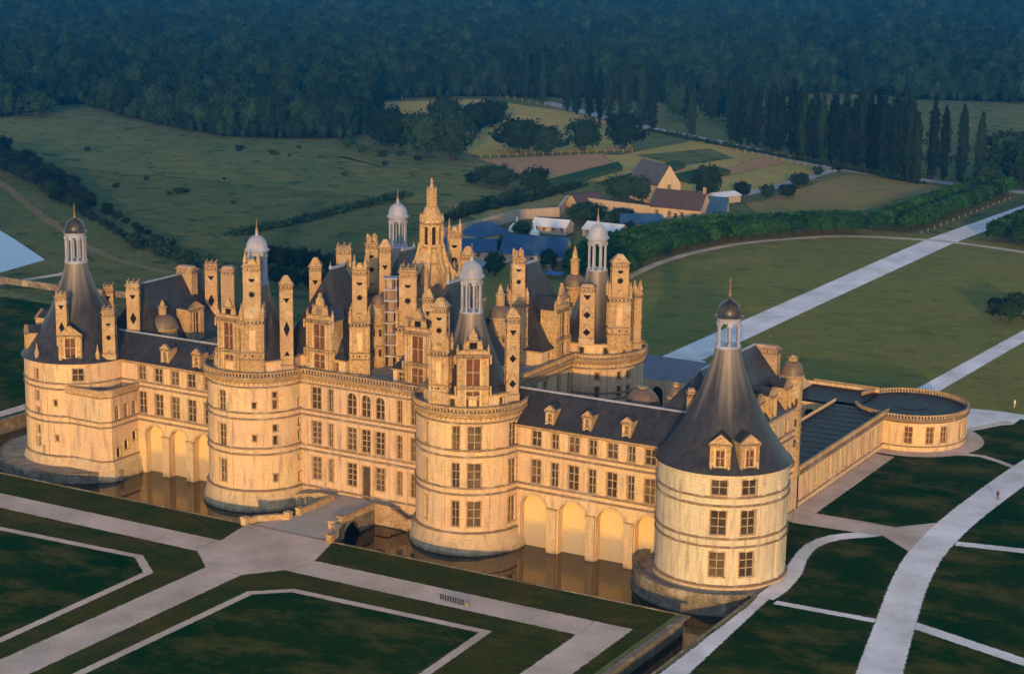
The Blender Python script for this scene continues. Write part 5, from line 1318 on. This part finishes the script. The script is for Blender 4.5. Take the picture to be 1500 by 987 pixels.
house('shed', 'low blue-roofed shed near the village street', 'shed', G(908, 336), G(969, 338), 7, 2.4, 4.6, GOLDW, SLATE_B, wins=2)
house('farmhouse', 'golden farmhouse with a long brown tiled roof', 'house', G(953, 318), G(1026, 325), 9, 4.2, 9.2, GOLDW, TILE, wins=4, chim=1, door=True)
house('house', 'tall gabled house with a pointed stone gable behind the farmhouse', 'house', G(966, 300), G(992, 299), 26, 7.5, 14.5, GOLDW, TILE, wins=1, over=.3) if False else None
# tall gabled house: gable faces the castle
def gable_house(label, a, bpt, depth, he, hr):
    a, bpt = Vector((a[0], a[1])), Vector((bpt[0], bpt[1])); L = (bpt-a).length; u = (bpt-a).normalized()
    H = empty('house', (a.x, a.y, 0), math.atan2(u.y, u.x)); tag(H, label, 'house'); f0 = plane_map((0, 0), (1, 0))
    O = [op(L*.5, 1.2, he-1.6, he-.2, rows=2, d=.3)]
    mb = MB(); wall(mb, f0, 0, L, -.2, he, O, GOLDW, depth=.3)
    for y in (0, depth): mb.face([(0, y, he), (L, y, he), (L/2, y, hr)], GOLDW)
    wall(mb, plane_map((L, 0), (0, 1)), 0, depth, -.2, he, [], GOLDW); wall(mb, plane_map((0, depth), (0, -1)), 0, depth, -.2, he, [], GOLDW); mb.build('wall', H)
    r = MB(); e = .3; k = e*(hr-he)/(L/2)
    for x0, s in ((-e, 1), (L+e, -1)):
        q = [(x0, .25, he-k), (L/2, .25, hr), (L/2, depth+.3, hr), (x0, depth+.3, he-k)]; r.face([(x, y, z+.1) for x, y, z in q], TILE); r.face([(x, y, z-.08) for x, y, z in q], TILE)
    r.build('roof', H); 
    for o in O: window(f0, o, H, .3)
gable_house('tall house with a pointed stone gable and brown roof behind the farmhouse', G(963, 302), G(996, 300), 20, 7.4, 14)
house('cottage', 'blue-roofed cottage at the right end of the farm', 'house', G(1025, 322), G(1063, 324), 8, 3.2, 7.4, GOLDW, SLATE_B, door=True)
house('shed', 'grey flat-looking shed behind the farm', 'shed', G(1050, 300), G(1085, 296), 7, 2.6, 3.6, RUBBLE, WHITE)
house('outbuilding', 'small brick outbuilding at the left end of the garden wall', 'shed', G(845, 308), G(886, 304), 6, 2.6, 5, GOLDW, TILE)
garden_wall([(640, 352), (700, 338), (760, 322), (819, 318)], 3.2, .8, RUBBLE, 'grey rubble wall on the left side of the village garden')
garden_wall([(819, 318), (830, 302), (850, 304), (953, 317)], 3.4, .8, GOLDW, 'long golden garden wall left of the farmhouse')
garden_wall([(800, 402), (840, 385), (880, 372)], 2.4, .8, RUBBLE, 'grey wall beside the barn gable')
garden_wall([(1000, 330), (1060, 328), (1078, 326)], 2.4, .6, GOLDW, 'low wall fronting the blue-roofed cottage')
TARP = plain('blue tarpaulin', (.03,.12,.42), .6, .3)
CLOTH = plain('white canvas', (.75,.75,.78), .8, .2, .08)
for px, py, lb in ((752, 339, 'leftmost small white tent left of the garden shed'), (757, 338, 'tall pointed white tent left of the garden shed'), (768, 341, 'round white tent left of the garden shed'), (783, 346, 'pointed white tent in front of the garden shed')):
    p = G(px, py); q = MB(); q.lathe((p.x, p.y), [(1.6, 0), (1.5, 1.3), (.5, 2.4), (.12, 4.4 if 'pointed' in lb else 2.7), (.03, 4.8 if 'pointed' in lb else 2.8)], CLOTH, 10); tag(q.build('tent'), lb, 'tent')
p = G(812, 408); q = MB(); q.box((p.x, p.y, 1.6), (5, 4, .2), TARP, .3, .9)
for sx in (-2.2, 2.2):
    for sy in (-1.7, 1.7): q.box((p.x+sx, p.y+sy, .8), (.15, .15, 1.6), WOODD)
tag(q.build('market_stall'), 'bright blue awning beside the barn gable', 'stall')
# parked vehicles as small cars along the village street
CARM = [plain('car paint %d' % i, c, .35, .5, .05) for i, c in enumerate(((.7,.7,.72), (.25,.27,.3), (.5,.5,.52), (.08,.1,.2), (.4,.06,.05)))]
TYRE = plain('tyre rubber', (.02,.02,.02), .9)
def car_mesh(i):
    mb = MB(); m = CARM[i]
    prof = [(-2.0, .35), (-2.05, .75), (-1.9, .95), (-1.2, 1.0), (-.75, 1.42), (.75, 1.45), (1.35, 1.0), (1.95, .88), (2.05, .6), (2.0, .35)]
    for s in (-.82, .82): mb.face([(x, s*(.86 if z > 1.2 else 1), z) for x, z in prof], m)
    mb.grid([[(x, s*(.86 if z > 1.2 else 1), z) for x, z in prof] for s in (-.82, .82)], m); mb.face([(-2.0, -.8, .35), (2, -.8, .35), (2, .8, .35), (-2, .8, .35)], m)
    b_ = mb
    g = MB()
    for s in (-1, 1): g.face([(-1.0, s*.80, 1.05), (-.7, s*.745, 1.36), (.65, s*.745, 1.38), (1.15, s*.80, 1.03)], GLASS)
    g.face([(-1.22, -.7, 1.02), (-.8, -.64, 1.4), (-.8, .64, 1.4), (-1.22, .7, 1.02)], GLASS); g.face([(1.36, -.7, 1.02), (.8, -.64, 1.42), (.8, .64, 1.42), (1.36, .7, 1.02)], GLASS)
    w_ = MB()
    for x in (-1.25, 1.25):
        for y in (-.8, .8):
            P = [[(x+.33*math.cos(t*math.pi/6), y+dy, .33+.33*math.sin(t*math.pi/6)) for t in range(12)] for dy in (-.1, .1)]; w_.grid(P, TYRE, True); w_.face(P[0], TYRE); w_.face(P[1], TYRE)
    return b_, g, w_
street = [G(905, 352), G(925, 347), G(945, 343), G(968, 338), G(985, 335), G(1003, 333), G(1020, 331), G(870, 362)]
names = ['white', 'dark grey', 'silver', 'dark blue', 'red']
for k, p in enumerate(street):
    i = (0, 2, 0, 3, 2, 0, 1, 4)[k]; b_, g, w_ = car_mesh(i); c = empty('car', (p.x, p.y+2.2, 0), .35 if k < 7 else .9)
    tag(c, '%s car parked along the village street' % names[i], 'car', 'cars parked along the village street')
    b_.build('body', c); g.build('windows', c); w_.build('wheels', c)
# fence posts along the far fields
POST = plain('pale posts', (.26,.19,.15), .9)
pm = MB(); pm.box((0, 0, .7), (.3, .3, 1.5), POST); po = pm.build('fence_post'); k = 0
spots = [G(545+i*11, 149-1.2*min(i, 12)+max(0, i-14)*2.3) for i in range(26)]+[G(705+i*13, 231-i*.5) for i in range(18)]+[G(1080+i*11, 222+i*2.4) for i in range(14)]
for i, p in enumerate(spots):
    o = po if i == 0 else po.copy()
    if i: SC.collection.objects.link(o)
    o.location = (p.x, p.y, 0); tag(o, 'pale wooden post in a field fence line', 'fence post', 'posts of the far field fences')
# bollards below the avenue trees
bm = MB(); bm.lathe((0, 0), [(.16, 0), (.15, .8), (.18, .85), (.04, 1.0)], POST, 8); bo = bm.build('bollard')
for i in range(16):
    p = G(1302+i*10.2, 344-i*4.1) if False else Vector((-7.5+i*.18, 332+i*6.2, 0)); o = bo if i == 0 else bo.copy()
    if i: SC.collection.objects.link(o)
    o.location = (p.x, p.y, 0); tag(o, 'pale bollard below the left avenue trees', 'bollard', 'bollards along the straight road')

# ---- people on the paths
SKIN = plain('skin', (.45,.28,.2), .6); 
def person(x, y, rz, label, top, legs):
    P = empty('person', (x, y, .1), rz); tag(P, label, 'person')
    me = bpy.data.meshes.new('body'); J = [(0, 0, .95), (0, 0, 1.2), (0, 0, 1.42), (0, 0, 1.53), (0, .02, 1.66), (-.1, 0, .92), (-.12, .12, .5), (-.12, .05, .06), (-.12, .2, .03), (.1, 0, .92), (.12, -.08, .5), (.12, -.25, .08), (.12, -.12, .03), (-.2, 0, 1.4), (-.26, -.05, 1.12), (-.25, .08, .88), (.2, 0, 1.4), (.26, .05, 1.12), (.25, .15, .88)]
    E = [(0, 1), (1, 2), (2, 3), (3, 4), (0, 5), (5, 6), (6, 7), (7, 8), (0, 9), (9, 10), (10, 11), (11, 12), (2, 13), (13, 14), (14, 15), (2, 16), (16, 17), (17, 18)]
    rad = [.15, .14, .16, .06, .11, .1, .075, .05, .04, .1, .075, .05, .04, .07, .05, .04, .07, .05, .04]
    me.from_pydata(J, E, []); o = bpy.data.objects.new('body', me); SC.collection.objects.link(o); o.parent = P
    md = o.modifiers.new('skin', 'SKIN')
    sk = me.skin_vertices[0].data if me.skin_vertices else None
    if sk is None:
        bpy.context.view_layer.update()
    if me.skin_vertices:
        for i, r in enumerate(rad): me.skin_vertices[0].data[i].radius = (r, r); me.skin_vertices[0].data[i].use_root = i == 0
    o.modifiers.new('sub', 'SUBSURF').levels = 1
    me.materials.append(legs)
    c = MB(); c.lathe((0, 0), [(.19, .82), (.2, 1.0), (.19, 1.2), (.23, 1.42), (.1, 1.5)], top, 12); s = c.build('jacket', P)
    h = MB(); h.lathe((0, .0), [(.115, 1.64), (.13, 1.72), (.09, 1.8), (.02, 1.82)], WOODD, 10); h.build('hair', P)
    return P
DARKC = plain('dark cloth', (.03,.025,.035), .9); PALEC = plain('pale cloth', (.6,.55,.5), .9); RED = plain('wine cloth', (.12,.03,.05), .9)
p = G(1461, 733); person(p.x, p.y, .4, 'person in dark clothes walking along the pale curving road', RED, DARKC)
p = G(1486, 597); person(p.x, p.y, -.8, 'person in pale clothes standing by the path at the right edge', PALEC, PALEC)
# short posts along the front path
def edge_post(i):
    p_ = G(645.5+i*3.6, 877.3+i*1.0); q = MB(); q.box((0, 0, .35), (.2, .2, .7), DARKC, .3, .8); q.box((0, 0, .74), (.24, .24, .08), DARKC, .3); o = q.build('edge_post'); o.location = (p_.x, p_.y, .05)
    tag(o, 'short dark post in the tight row edging the front path', 'post', 'row of short dark posts beside the front path')
for i in range(10): edge_post(i)
p_ = G(684, 888); q = MB(); q.lathe((p_.x, p_.y), [(.2, .05), (.22, .5), (.24, .55), (.1, .65)], POST, 10); tag(q.build('litter_bin'), 'small pale bin at the end of the row of dark posts', 'bin')

# ---- haze
hm = bpy.data.materials.new('blue haze'); hm.use_nodes = True; ht = hm.node_tree; ht.nodes.clear()
ho = ht.nodes.new('ShaderNodeOutputMaterial'); hv = ht.nodes.new('ShaderNodeVolumePrincipled'); hv.inputs['Color'].default_value = (.03, .42, 1.0, 1); hv.inputs['Density'].default_value = .00014; hv.inputs['Anisotropy'].default_value = 0.65
ht.links.new(hv.outputs[0], ho.inputs['Volume'])
mb = MB(); mb.box((-700, 1550, 55), (5000, 4000, 118), None) if False else None
X0, X1, Y0, Y1, HZ0, HZ1 = -2300, 1600, -330, 2900, -5, 114
v = [(x, y, z) for z in (HZ0, HZ1) for x, y in ((X0, Y0), (X1, Y0), (X1, Y1), (X0, Y1))]
me = bpy.data.meshes.new('haze'); me.from_pydata(v, [], [(0,3,2,1), (4,5,6,7), (0,1,5,4), (1,2,6,5), (2,3,7,6), (3,0,4,7)]); me.materials.append(hm); me.update()
hz = bpy.data.objects.new('haze', me); SC.collection.objects.link(hz); hz['kind'] = 'stuff'; hz['label'] = 'thin blue evening haze over the whole view'
